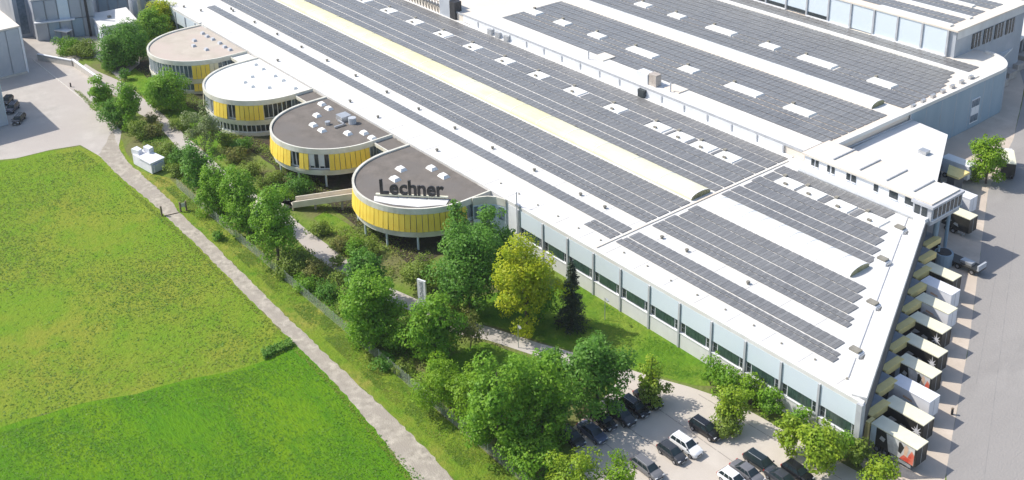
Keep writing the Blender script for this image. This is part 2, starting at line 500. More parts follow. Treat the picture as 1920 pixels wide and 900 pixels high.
# joints in the parking surface
for k, (p, q) in enumerate([((94.3, -93.1), (61.0, -92.3)), ((90.1, -87.1), (77.7, -87.3)), ((89.5, -82.7), (78.6, -82.5)), ((87.1, -99.4), (64.1, -100.5))]):
    b = MB()
    n = 14
    for i in range(n):
        t0, t1 = i / n, (i + 1) / n - 0.004
        rnd = random.Random(k * 50 + i)
        o0, o1 = rnd.uniform(-.03, .03), rnd.uniform(-.03, .03)
        b.poly([(p[0] + (q[0] - p[0]) * t0, p[1] + (q[1] - p[1]) * t0 - 0.06 + o0, 0.026), (p[0] + (q[0] - p[0]) * t1, p[1] + (q[1] - p[1]) * t1 - 0.06 + o1, 0.026),
                (p[0] + (q[0] - p[0]) * t1, p[1] + (q[1] - p[1]) * t1 + 0.06 + o1, 0.026), (p[0] + (q[0] - p[0]) * t0, p[1] + (q[1] - p[1]) * t0 + 0.06 + o0, 0.026)])
    b.build('pavement_joint', 'seam', kind='structure')
for k in (1, 2):
    p, q = [((85.3, -174.5), (54.8, -111.5)), ((82.9, -174.5), (52.9, -113.7)), ((76.9, -157.6), (63.9, -130.3)), ((77.3, -162.1), (50.4, -116.7))][k]
    MB().slab(p, q, 0.07, 0.0, 0.036).build('road_joint', 'road_seam', kind='structure')

# ------------------------------------------------------------------ the great hall
EAVE = 7.9
ZA = 8.0
PITCH = 6.18
X0, Y0 = 65.8, -105.5


def dockx(y):
    return X0 + (Y0 - y) * 0.465


hall = thing('factory_hall', 'long low white factory hall with solar rows, a yellow ridge skylight and a windowed front', 'factory')
MB().prism([(dockx(-105.8), -105.8), (330, -105.8), (330, -155.0), (dockx(-155.0), -155.0)], 0.3, ZA).build('roof', 'white_roof', hall)
MB().prism([(dockx(-105.5) - .35, -105.42), (142.0, -105.42), (142.0, -106.1), (dockx(-106.1) - .35, -106.1)], EAVE - .35, EAVE + .28).build('eaves', 'white_roof', hall)
MB().box(261, 330, -106.1, -105.42, EAVE - .35, EAVE + .28).build('eaves', 'white_roof', hall)
MB().slab((dockx(-106.1) + .5, -106.1), (dockx(-155) + .5, -155), 1.9, ZA - .6, ZA + .42).build('parapet', 'white_roof', hall)
MB().slab((dockx(-109) + 2.6, -108.6), (dockx(-154) + 2.6, -154), .12, ZA, ZA + .1).build('roof_gutter', 'grey_trim', hall)
MB().slab((dockx(-106) - .52, -106), (dockx(-155) - .52, -155), .12, 3.9, ZA - .5).build('dock_cladding', 'dock_wall', hall)
MB().slab((dockx(-106) - .3, -105.7), (dockx(-155) - .3, -155), .5, 0.1, 3.9).build('dock_wall', 'dock_wall', hall)
b = MB()
b.box(115.42, 115.78, -153, -105.5, ZA, ZA + .16)
b.build('expansion_joint', 'cream_roof', hall)
MB().box(65.4, 66.2, -105.9, -105.1, 0, EAVE + .1).build('corner_column', 'grey_trim', hall)
col0 = None
pan0 = win0 = low0 = None
for i in range(0, 35):
    x = X0 + PITCH * i
    if 13 <= i < 31:
        continue
    if i:
        b = MB().box(x - .17, x + .17, -105.62, -105.2, 0, EAVE - .36)
        if col0 is None:
            col0 = b.build('column', 'grey_trim', hall)
            col0x = x
        else:
            part_copy(col0, hall, (x - col0x, 0, 0))
    xa, xb = x + .24, x + PITCH - .24
    if i == 11 or i == 12:
        MB().box(xa - .02, xb + .02, -105.72, -105.38, 0.02, EAVE - .36).build('wall_panel', 'white_trim', hall)
        continue
    if pan0 is None:
        basex = x
        pan0 = MB().box(xa, xb, -105.75, -105.4, 4.42, EAVE - .36).build('wall_panel', 'wall_pale', hall)
        low0 = MB().box(xa, xb, -105.75, -105.35, 0.0, 2.5).build('plinth_panel', 'wall_base', hall)
        sill0 = MB().box(xa, xb, -105.75, -105.25, 2.5, 2.62).build('window_sill', 'white_trim', hall)
        win0 = MB().box(xa, xb, -105.78, -105.62, 2.62, 4.42).build('window', 'white_trim', hall)
        subs = []
        for (u0, u1, m) in [(.08, .42, 0), (.5, .84, 0)]:
            pass
        for k in (0, 1):
            for r_ in (0, 1):
                ux = xa + .12 + k * (xb - xa - .82)
                subs.append(MB().box(ux, ux + .58, -105.63, -105.56, 2.72 + r_ * .84, 3.46 + r_ * .84).build('pane', 'dark_glass', win0))
        for k in range(6):
            wx = (xb - xa - 1.9) / 6
            ux = xa + .95 + k * wx
            subs.append(MB().box(ux + .015, ux + wx - .015, -105.63, -105.5, 2.7, 4.34).build('pane', 'green_glass', win0))
    else:
        for s_ in (pan0, low0, sill0):
            part_copy(s_, hall, (x - basex, 0, 0))
        w2 = part_copy(win0, hall, (x - basex, 0, 0))
        for s_ in subs:
            part_copy(s_, w2)


# solar rows: thin-film modules in shallow tents
def module_row(x0, x1, y0, y1, z, parent, skip=()):
    """two modules deep; every other one leans the other way"""
    v = []
    f = []
    px = .62
    n = int((x1 - x0) / px)
    dy = (y1 - y0)
    rnd = random.Random(int(x0 * 7 + y0 * 13))
    for i in range(n):
        xa = x0 + i * px
        if any(a <= xa + .3 <= b_ for a, b_ in skip):
            continue
        xb = xa + px - .025
        up = (.12, .17) if i % 2 == 0 else (.17, .12)
        for h in (0, 1):
            ya = y0 + .045 + h * (dy - .09) / 2 + .012
            yb = y0 + .045 + (h + 1) * (dy - .09) / 2 - .012
            b_ = len(v)
            j = rnd.uniform(-.012, .012)
            za, zb = z + up[0] + j, z + up[1] + j
            v += [(xa, ya, za), (xb, ya, zb), (xb, yb, zb), (xa, yb, za), (xa, ya, za - .06), (xb, ya, zb - .06), (xb, yb, zb - .06), (xa, yb, za - .06)]
            f += [(b_, b_ + 1, b_ + 2, b_ + 3), (b_, b_ + 4, b_ + 5, b_ + 1), (b_ + 1, b_ + 5, b_ + 6, b_ + 2), (b_ + 2, b_ + 6, b_ + 7, b_ + 3), (b_ + 3, b_ + 7, b_ + 4, b_)]
    m = MB()
    m.v = v
    m.f = f
    return m.build('solar_module_row', 'module', parent, 'stuff')


def rows(ys, x_start, x_end, z, parent, skips=None):
    for k, (ya, yb) in enumerate(ys):
        xs = x_start(min(ya, yb)) if callable(x_start) else x_start
        module_row(xs, x_end, min(ya, yb), max(ya, yb), z, parent, (skips or {}).get(k, ()))


SKY_F = [(107.7, 111.9), (102.7, 107.1), (96.7, 101.2), (90.4, 95.2)]
SKY_R = [123.7, 129.5, 135.3, 141.3, 153.4, 165.5, 177.4, 189.2, 201.3, 213.2, 225.2, 237.0, 249.0, 261.0]
front = lambda y: dockx(y) + 4.9
S1 = [(-109.7, -111.1), (-111.15, -112.1), (-112.35, -114.7)]
S2 = [(-117.7, -119.0), (-119.05, -120.4), (-120.6, -123.2), (-123.4, -125.9), (-126.0, -128.3)]
S3 = [(-134.3, -136.4), (-136.65, -139.1), (-139.4, -142.0), (-142.1, -144.5), (-144.7, -147.6), (-147.9, -150.8)]
rows(S1, front, 114.9, ZA, hall)
rows(S2, front, 114.9, ZA, hall)
rows(S3, front, 114.9, ZA, hall, {4: SKY_F})
rows(S1[:2], 116.2, 122.7, ZA, hall)
rows(S1[2:], 116.2, 272, ZA, hall)
rows(S2, 116.2, 300, ZA, hall)
SK_R = [(x - 2.6, x + 2.6) for x in SKY_R]
rows(S3[:4], 116.2, 310, ZA, hall)
rows(S3[4:5], 116.2, 310, ZA, hall, {0: SK_R})
rows([(-147.9, -150.8), (-151.0, -153.8)], 116.2, 310, ZA, hall)
# roof hatches between the rows
sk0 = None
for x in [(a + c) / 2 for a, c in SKY_F] + SKY_R:
    if sk0 is None:
        skx = x
        sk0 = MB().hexa([(x - 2.2, -147.75, ZA), (x + 2.2, -147.75, ZA), (x + 2.2, -144.65, ZA), (x - 2.2, -144.65, ZA)],
                        [(x - 2.1, -147.65, ZA + .22), (x + 2.1, -147.65, ZA + .22), (x + 2.1, -144.75, ZA + .22), (x - 2.1, -144.75, ZA + .22)]).build('skylight', 'white_plastic', hall)
        kids = [MB().box(x - .35, x + .35, -145.35, -144.95, ZA + .22, ZA + .55).build('vent', 'vent', sk0),
                MB().box(x + 1.7, x + 2.3, -147.9, -147.3, ZA + .1, ZA + .55).build('vent', 'vent', sk0)]
    else:
        s_ = part_copy(sk0, hall, (x - skx, 0, 0))
        for k_ in kids:
            part_copy(k_, s_)


def ridge(x0, x1, ya, yb, z, h, m, parent, ribs, seg=8):
    b = MB()
    yc, hw = (ya + yb) / 2, abs(yb - ya) / 2
    prof = [(yc + hw * math.cos(math.pi * i / seg), z + .35 + h * math.sin(math.pi * i / seg)) for i in range(seg + 1)]
    prof = [(yc + hw, z)] + prof + [(yc - hw, z)]
    for i in range(len(prof) - 1):
        (y1, z1), (y2, z2) = prof[i], prof[i + 1]
        b.poly([(x0, y1, z1), (x1, y1, z1), (x1, y2, z2), (x0, y2, z2)][::-1])
    o = b.build('ridge_skylight', m, parent, smooth=False)
    MB().poly([(x0, y_, z_) for y_, z_ in prof]).build('end_pane', 'end_glass', o)
    MB().poly([(x1, y_, z_) for y_, z_ in prof][::-1]).build('end_pane', 'end_glass', o)
    nrib = int((x1 - x0) / ribs)
    r0 = None
    for k in range(nrib + 1):
        x = x0 + k * ribs
        if r0 is None:
            r = MB()
            for i in range(1, len(prof) - 2):
                (y1, z1), (y2, z2) = prof[i], prof[i + 1]
                s1, s2 = 1.02, 1.02
                e = lambda y_, z_: (yc + (y_ - yc) * 1.012, z_ + .05)
                (y1, z1), (y2, z2) = e(y1, z1), e(y2, z2)
                r.hexa([(x - .07, y1, z1 - .06), (x - .07, y2, z2 - .06), (x + .07, y2, z2 - .06), (x + .07, y1, z1 - .06)][::-1], [(x - .07, y1, z1), (x - .07, y2, z2), (x + .07, y2, z2), (x + .07, y1, z1)][::-1])
            r0 = r.build('rib', 'white_trim', o)
            rx = x
        elif k < 250:
            part_copy(r0, o, (x - rx, 0, 0))
    return o


ridge(84.6, 113.6, -128.9, -133.6, ZA, .75, 'white_plastic', hall, 3.1)
ridge(116.6, 320, -128.9, -133.6, ZA, .75, 'yellow_plastic', hall, 8.2)
# small cowls on the white strips
cw = None
for x, y in [(x, -116.1) for x in (240.1, 228.1, 216.3, 203.9, 191.4, 179.5, 167, 155, 142.7, 130.3, 124.2, 110.9, 105.5, 93.2, 252, 264)] + [(x, -133.9) for x in (255.9, 241.1, 217.6, 200.4, 185.3, 170, 152, 135)] + [(x, -107.7) for x in (223.9, 192.3, 181.6, 161.1)] + [(270, -110), (266, -116.5), (276, -108)]:
    if cw is None:
        cx, cy = x, y
        cw = MB().tube((x, y, ZA), (x, y, ZA + .35), .22, .2, 8).tube((x, y, ZA + .35), (x, y, ZA + .52), .36, .28, 8).build('roof_cowl', 'vent', hall)
    else:
        part_copy(cw, hall, (x - cx, y - cy, 0))
# drains along the eaves and fans at the row ends
dr = None
for i in range(17):
    x = 70 + i * 5.2
    if dr is None:
        drx = x
        dr = MB().tube((x, -108.3, ZA), (x, -108.3, ZA + .18), .17, .15, 8).build('roof_drain', 'vent', hall)
    elif i < 15:
        part_copy(dr, hall, (x - drx, random.Random(i).uniform(-.3, .3), 0))
fan = None
for x, y in [(87.9, -146.3), (84.0, -136.1), (77.9, -124.9), (72.6, -113.6)]:
    if fan is None:
        fx, fy = x, y
        fan = MB().box(x - 1.0, x + 1.0, y - .7, y + .7, ZA, ZA + .55).build('roof_fan', 'white_trim', hall)
        fk = [MB().box(x - .75, x + .75, y - .5, y + .5, ZA + .55, ZA + .85).build('louvre', 'vent', fan), MB().box(x - 1.25, x - .75, y - .45, y + .45, ZA + .1, ZA + .45).build('duct', 'steel', fan)]
    else:
        f2 = part_copy(fan, hall, (x - fx, y - fy, 0))
        for k_ in fk:
            part_copy(k_, f2)
# welded seams of the roof membrane
mat('seam_white', (0.5, 0.485, 0.455), (0.6, 0.58, 0.545), 0.8, 0.8)
sm0 = None
for i in range(36):
    x = 70.2 + i * PITCH
    if sm0 is None:
        sm0 = MB().box(x - .06, x + .06, -109.5, -106.15, ZA, ZA + .025).build('roof_seam', 'seam_white', hall)
        sw0 = MB().box(x + 10.0 - .06, x + 10.0 + .06, -117.6, -114.8, ZA, ZA + .025).build('roof_seam', 'seam_white', hall)
    else:
        part_copy(sm0, hall, (i * PITCH, 0, 0))
        part_copy(sw0, hall, (i * PITCH, 0, 0))
# plant on the roof near the far end: stair heads and lattice
b = MB()
for i in range(14):
    x = 226 + i * 1.3
    b.tube((x, -154.6, ZA), (x, -154.6, ZA + 3.2), .09, n=5)
    if i < 13:
        b.tube((x, -154.6, ZA + .2), (x + 1.3, -154.6, ZA + 3.0), .06, n=5)
        b.tube((x, -154.6, ZA + 3.1), (x + 1.3, -154.6, ZA + 3.1), .07, n=5)
b.build('railing', 'dark', hall)
MB().box(222.0, 226.5, -157.5, -154.5, ZA, ZA + 5).build('duct_tower', 'wall_grey', hall)
MB().box(219.8, 222.0, -156.5, -154.4, ZA, ZA + 4.5).build('duct_tower', 'dark', hall)
for x in (205.5, 202.5, 199.2):
    b = MB().box(x - .7, x + .7, -155.2, -154.0, ZA, ZA + 1.4)
    b.build('air_unit', 'steel', hall)

# ------------------------------------------------------------------ second hall, one storey step higher
ZB = 9.95
hb = thing('factory_hall', 'second factory hall behind, its grey solar roof rounded at the front right corner', 'factory')
arc = [(119.3 + 8 * math.cos(R(a)), -216.2 + 8 * math.sin(R(a))) for a in range(180, 271, 9)]
out = [(111.6, -160), (111.3, -200)] + arc + [(330, -224.2), (330, -155.05), (113.6, -155.05)]
MB().prism(out, 0.1, ZB).build('roof', 'cream_roof', hb)
MB().prism([(108.5 + 5.3, -155.0), (212, -155.0), (212, -160.4), (113.8, -160.4)], ZB, ZB + .16).build('eaves', 'white_roof', hb)
MB().box(114, 330, -155.0, -154.9, ZB - .25, ZB + .22).build('eaves_gutter', 'grey_trim', hb)
MB().box(116, 214, -154.97, -154.6, ZA, ZA + .22).build('base_flashing', 'white_trim', hb)
c0 = p0_ = None
for i in range(32):
    x = 118.2 + i * PITCH
    if x > 215:
        break
    if c0 is None:
        bx_ = x
        c0 = MB().box(x - .14, x + .14, -155.0, -154.72, ZA, ZB - .26).build('column', 'grey_trim', hb)
        p0_ = MB().box(x + .16, x + PITCH - .16, -155.0, -154.86, ZA + .22, ZB - .27).build('wall_panel', 'white_trim', hb)
    else:
        part_copy(c0, hb, (x - bx_, 0, 0))
        part_copy(p0_, hb, (x - bx_, 0, 0))
MB().box(153.5, 155.2, -154.84, -154.0, ZA, ZB - .3).build('door', 'dark_glass', hb)
# parapet round the front end
prev = None
pts_ = [(111.6, -161), (111.3, -200)] + arc
b = MB()
for p, q in zip(pts_[:-1], pts_[1:]):
    b.slab(p, q, .7, ZB - .3, ZB + .42)
b.build('parapet', 'white_roof', hb)
# front wall panels, the blue of their shade put into the colour
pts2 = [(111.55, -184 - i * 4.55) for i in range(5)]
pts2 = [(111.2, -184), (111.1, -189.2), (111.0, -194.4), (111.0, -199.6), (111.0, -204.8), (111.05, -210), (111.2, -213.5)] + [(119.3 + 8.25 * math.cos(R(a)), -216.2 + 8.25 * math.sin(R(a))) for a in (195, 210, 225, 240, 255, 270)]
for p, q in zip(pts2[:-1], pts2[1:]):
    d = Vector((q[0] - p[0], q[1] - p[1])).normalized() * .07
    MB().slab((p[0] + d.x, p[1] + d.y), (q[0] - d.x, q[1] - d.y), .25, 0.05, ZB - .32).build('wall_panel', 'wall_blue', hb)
    MB().tube((p[0] - .05, p[1], 0), (p[0] - .05, p[1], ZB - .35), .12, n=6).build('downpipe', 'grey_trim', hb)
wd = MB().box(110.72, 110.95, -208.6, -205.6, 1.2, 6.6).build('window', 'white_trim', hb)
for k in range(3):
    for j in range(2):
        MB().box(110.66, 110.75, -208.4 + j * 1.45, -207.1 + j * 1.45, 1.5 + k * 1.7, 3.0 + k * 1.7).build('pane', 'blue_glass' if k != 1 else 'white_trim', wd)
MB().box(110.72, 110.98, -192.6, -190.8, 0.1, 2.6).build('door', 'dark_glass', hb)
# solar rows and hatches
SB = [(-160.6, -163.0), (-163.1, -165.5), (-165.7, -167.4), (-167.6, -169.9), (-170.1, -172.5), (-172.6, -175.0), (-175.1, -177.4), (-177.5, -179.6)]
BS = [(206.3, 2.2), (195.6, 2.2), (183.5, 2.2), (168.7, 4.2), (154.7, 2.2), (139.6, 4.3), (125.6, 3.2)]
rows(SB, 113.4, 209, ZB, hb, {3: [(x - h - .3, x + h + .3) for x, h in BS]})
SCY = [(-184.6, -187.0), (-187.1, -189.5), (-189.6, -191.0), (-191.2, -193.6), (-193.8, -196.2), (-196.3, -198.7), (-198.8, -201.2), (-201.3, -203.7), (-203.8, -206.2), (-206.3, -208.6)]
CS = [(205, 2.2), (192.4, 2.2), (180.9, 2.2), (166.8, 4.0), (152.5, 2.2), (139.6, 4.6), (123.4, 3.0)]
rows(SCY, lambda y: 113.4 + (0 if y > -198 else .9 * int((-198 - y) / 2.5)), 215, ZB, hb, {3: [(x - h - .3, x + h + .3) for x, h in CS]})
rows([(-210.6, -212.8), (-212.9, -215.0)], 115.4, 215, ZB, hb)
for (lst, yc) in ((BS, -168.75), (CS, -192.4)):
    for x, h in lst:
        s_ = MB().hexa([(x - h, yc - 1.4, ZB), (x + h, yc - 1.4, ZB), (x + h, yc + 1.4, ZB), (x - h, yc + 1.4, ZB)], [(x - h + .2, yc - 1.2, ZB + .4), (x + h - .2, yc - 1.2, ZB + .4), (x + h - .2, yc + 1.2, ZB + .4), (x - h + .2, yc + 1.2, ZB + .4)]).build('skylight', 'white_plastic', hb)
        MB().box(x + h - .8, x + h - .2, yc - 1.75, yc - 1.2, ZB + .2, ZB + .75).build('vent', 'vent', s_)
ridge(117.2, 330, -180.0, -184.1, ZB, .8, 'white_plastic', hb, 9.0)
MB().box(112.2, 116.9, -184.2, -179.9, ZB, ZB + .05).build('roof_sheet', 'white_roof', hb)
MB().box(112.6, 215, -210.3, -208.8, ZB, ZB + .28).build('roof_strip', 'white_plastic', hb)
for i in range(7):
    x, y = 112.2 + i * .15, -186.5 - i * 3.6
    b = MB().box(x - .2, x + .35, y - .6, y + .6, ZB, ZB + .7)
    b.build('roof_vent', 'steel', hb)
b = MB().box(154.6, 157.8, -158.2, -156.2, ZB + .16, ZB + 2.4)
bb = b.build('plant_box', 'white_trim', hb)
MB().box(152.4, 154.5, -158.0, -156.4, ZB + .16, ZB + 2.7).build('flue', 'stone', bb)
MB().box(170.5, 174, -162.2, -158.5, ZB + .16, ZB + .4).build('roof_pad', 'cream_roof', hb)
MB().box(147, 151, -160.3, -157.5, ZB + .16, ZB + .4).build('roof_pad', 'cream_roof', hb)
for x in (173.5, 148.8):
    MB().tube((x, -157.0, ZB), (x, -157.0, ZB + 2.2), .14, n=6).build('flue_pipe', 'grey_trim', hb)

# ------------------------------------------------------------------ tall hall behind
ZD = 16.0
hd = thing('tall_hall', 'tall pale grey hall at the top right with a long blank panelled wall', 'factory')
MB().box(121.9, 330, -244, -215.9, 0.1, ZD).build('body', 'wall_grey', hd)
MB().box(121.4, 330, -244.4, -215.4, ZD, ZD + .35).build('roof', 'cream_roof', hd)
c0 = None
for i in range(17):
    x = 123.6 + i * PITCH
    if c0 is None:
        bx_ = x
        c0 = MB().box(x - .22, x + .22, -215.9, -215.35, ZB, ZD - .02).build('column', 'grey_trim', hd)
        p0_ = MB().box(x + .25, x + PITCH - .25, -215.9, -215.6, ZB + .3, ZD - .02).build('wall_panel', 'wall_pale', hd)
        f0 = MB().box(x, x + PITCH, -215.9, -215.2, ZB, ZB + .28).build('base_flashing', 'white_trim', hd)
    else:
        part_copy(c0, hd, (x - bx_, 0, 0))
        part_copy(p0_, hd, (x - bx_, 0, 0))
        if i % 3:
            part_copy(f0, hd, (x - bx_, 0, 0))
    if x > 150:
        MB().box(x + .4, x + PITCH - .4, -215.65, -215.5, ZB + .35, ZB + 1.2).build('window', 'dark_glass', hd)
for k in range(4):
    y = -222.5 - k * 4.6
    wv = MB().box(121.72, 121.92, y - 3.6, y, 10.4, 13.8).build('window', 'dark_glass', hd)
    for j in range(3):
        MB().box(121.66, 121.75, y - .9 - j * 1.2 - .06, y - .9 - j * 1.2 + .06, 10.4, 13.8).build('mullion', 'white_trim', wv)
MB().box(121.6, 121.95, -243.9, -216.2, 14.2, ZD).build('wall_panel', 'wall_base', hd)
rows([(-218.2, -220.8), (-221, -223.6), (-226.0, -228.6), (-228.8, -231.4), (-233.5, -236), (-236.2, -238.8)], 124.5, 215, ZD + .3, hd)
for x0_, x1_, y in ((124, 146, -224.8), (150, 186, -224.8), (124, 142, -217.3), (128, 160, -232.4), (128, 150, -240.5), (158, 190, -232.4)):
    MB().box(x0_, x1_, y - .7, y + .7, ZD + .35, ZD + .7).build('roof_strip', 'white_plastic', hd)

# covered way running off to the right of the tall hall
cwy = thing('covered_walkway', 'covered walkway with a white flat roof beside the tall hall at the far right', 'walkway', (124, -230, 0))
MB().prism([(127.2, -224.6), (119.0, -229.0), (129.0, -270.0), (139.5, -270.0)], 5.7, 6.1).build('roof', 'white_roof', cwy)
for i in range(8):
    t = i / 7
    x, y = 119.8 + 9.6 * t, -230.2 - 38 * t
    MB().box(x - .15, x + .15, y - .15, y + .15, 0, 5.7).build('post', 'grey_trim', cwy)
MB().prism([(124.6, -232.0), (122.4, -232.6), (131.4, -269), (134, -269)], 0.05, 5.0).build('rear_wall', 'dock_wall', cwy)
for i in range(5):
    x, y = 118.9 + i * 1.5, -231.5 - i * 6.2
    o_ = MB().box(x - 1.2, x + 1.2, y - 1.7, y + 1.7, .12, 1.8).build('goods_pallet', 'stone')
    tag(o_, ['pale wrapped goods nearest the rounded hall corner, beside the covered walkway', 'second stack of wrapped goods along the covered walkway', 'middle stack of wrapped goods along the covered walkway', 'fourth stack of wrapped goods along the covered walkway', 'farthest stack of wrapped goods along the covered walkway'][i], 'pallet', 'wrapped goods beside the covered walkway')

# ------------------------------------------------------------------ white annex
ax = thing('white_annex', 'flat white-roofed annex between the second hall and the roof office', 'annex', (103, -175, 0))
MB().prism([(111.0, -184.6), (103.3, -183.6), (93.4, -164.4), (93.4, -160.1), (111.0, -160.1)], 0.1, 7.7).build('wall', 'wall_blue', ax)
MB().prism([(111.2, -185.0), (103.0, -184.0), (93.0, -164.6), (93.0, -160.1), (111.2, -160.1)], 7.7, 8.15).build('roof', 'white_roof', ax)
for t in (.15, .4, .65):
    x, y = 93.2 + 9.9 * t, -164.4 - 19.2 * t
    MB().slab((x - .1, y), (x + .9, y - 1.9), .3, 1.0, 4.6).build('dock_door', 'dark_glass', ax)
MB().box(100.5, 102.1, -174.3, -172.9, 8.15, 8.9).build('roof_vent', 'steel', ax)
MB().slab((111.5, -163), (111.0, -184.5), .1, 8.16, 8.6).build('parapet_pipe', 'grey_trim', ax)

# ------------------------------------------------------------------ office storey on the roof, with glazed end over the docks
of = thing('roof_office', 'narrow office storey on the hall roof with a glazed bay jutting over the loading docks', 'office', (100, -156, ZA))
MB().box(89.6, 112.0, -160.0, -153.0, ZA, 10.7).build('wall', 'white_trim', of)
rf = MB().box(89.0, 112.4, -160.3, -152.6, 10.7, 11.05).build('roof', 'cream_roof', of)
for x in (106.9, 101.5, 96.2, 91.0):
    MB().box(x - .12, x + .12, -160.2, -154.2, 11.05, 11.3).build('roof_upstand', 'grey_trim', rf)
for (x0_, x1_) in ((109.9, 110.5), (109.0, 109.6), (106.6, 107.1), (105.6, 106.2), (102.4, 103.1), (101.2, 102.1), (97.6, 96.8), (93.0, 94.6), (89.9, 91.6)):
    x0_, x1_ = min(x0_, x1_), max(x0_, x1_)
    wv = MB().box(x0_, x1_, -153.0, -152.9, 9.2, 10.4).build('window', 'dark_glass', of)
    MB().box(x0_ - .06, x1_ + .06, -152.96, -152.82, 9.08, 9.2).build('sill', 'white_trim', wv)
MB().box(86.6, 111.8, -152.95, -151.2, ZA, ZA + .75).build('duct', 'white_trim', of)
MB().box(86.6, 111.8, -151.1, -150.95, ZA, ZA + .3).build('rail', 'steel', of)
bay = MB().box(86.2, 89.6, -160.6, -152.2, 7.4, 10.6).build('glazed_bay', 'grey_trim', of)
MB().box(85.8, 89.8, -161.0, -151.8, 10.6, 11.0).build('bay_roof', 'grey_trim', of)
MB().box(86.4, 89.4, -160.4, -152.4, 11.0, 11.25).build('bay_roof_light', 'cream_roof', of)
for k in range(7):
    y = -153.3 - k * 1.15
    MB().box(86.06, 86.22, y - .42, y + .42, 8.5, 10.25).build('pane', 'dark_glass', bay)
    MB().box(86.02, 86.24, y - .62, y - .5, 8.3, 10.4).build('mullion', 'white_trim', bay)
for k in range(2):
    x = 87.0 + k * 1.3
    MB().box(x, x + .95, -152.22, -152.1, 8.5, 10.25).build('pane', 'dark_glass', bay)
MB().box(86.02, 86.26, -160.4, -152.4, 8.15, 8.3).build('sill', 'white_trim', bay)
MB().tube((87.2, -156.0, 0), (87.2, -156.0, 7.4), .45, n=12).build('support_column', 'wall_blue', of)
MB().tube((87.2, -159.5, 0), (87.2, -159.5, 7.4), .3, n=12).build('support_column', 'wall_blue', of)
tk = thing('round_tank', 'short bluish steel tank at the foot of the column under the glazed bay', 'tank', (84.7, -155.0, 0))
MB().tube((84.7, -155.0, 0.02), (84.7, -155.0, 2.2), 1.5, n=18).build('shell', 'wall_blue', tk)
MB().tube((84.7, -155.0, 2.2), (84.7, -155.0, 2.35), 1.2, 1.1, n=18).build('lid', 'dark', tk)
MB().tube((85.3, -154.3, 2.2), (85.3, -154.3, 3.4), .2, n=8).build('pipe', 'wall_blue', tk)

# ------------------------------------------------------------------ round pavilions
PIV = {'Y': 'blind_yellow', 'C': 'blind_cream', 'G': None, 'W': None}


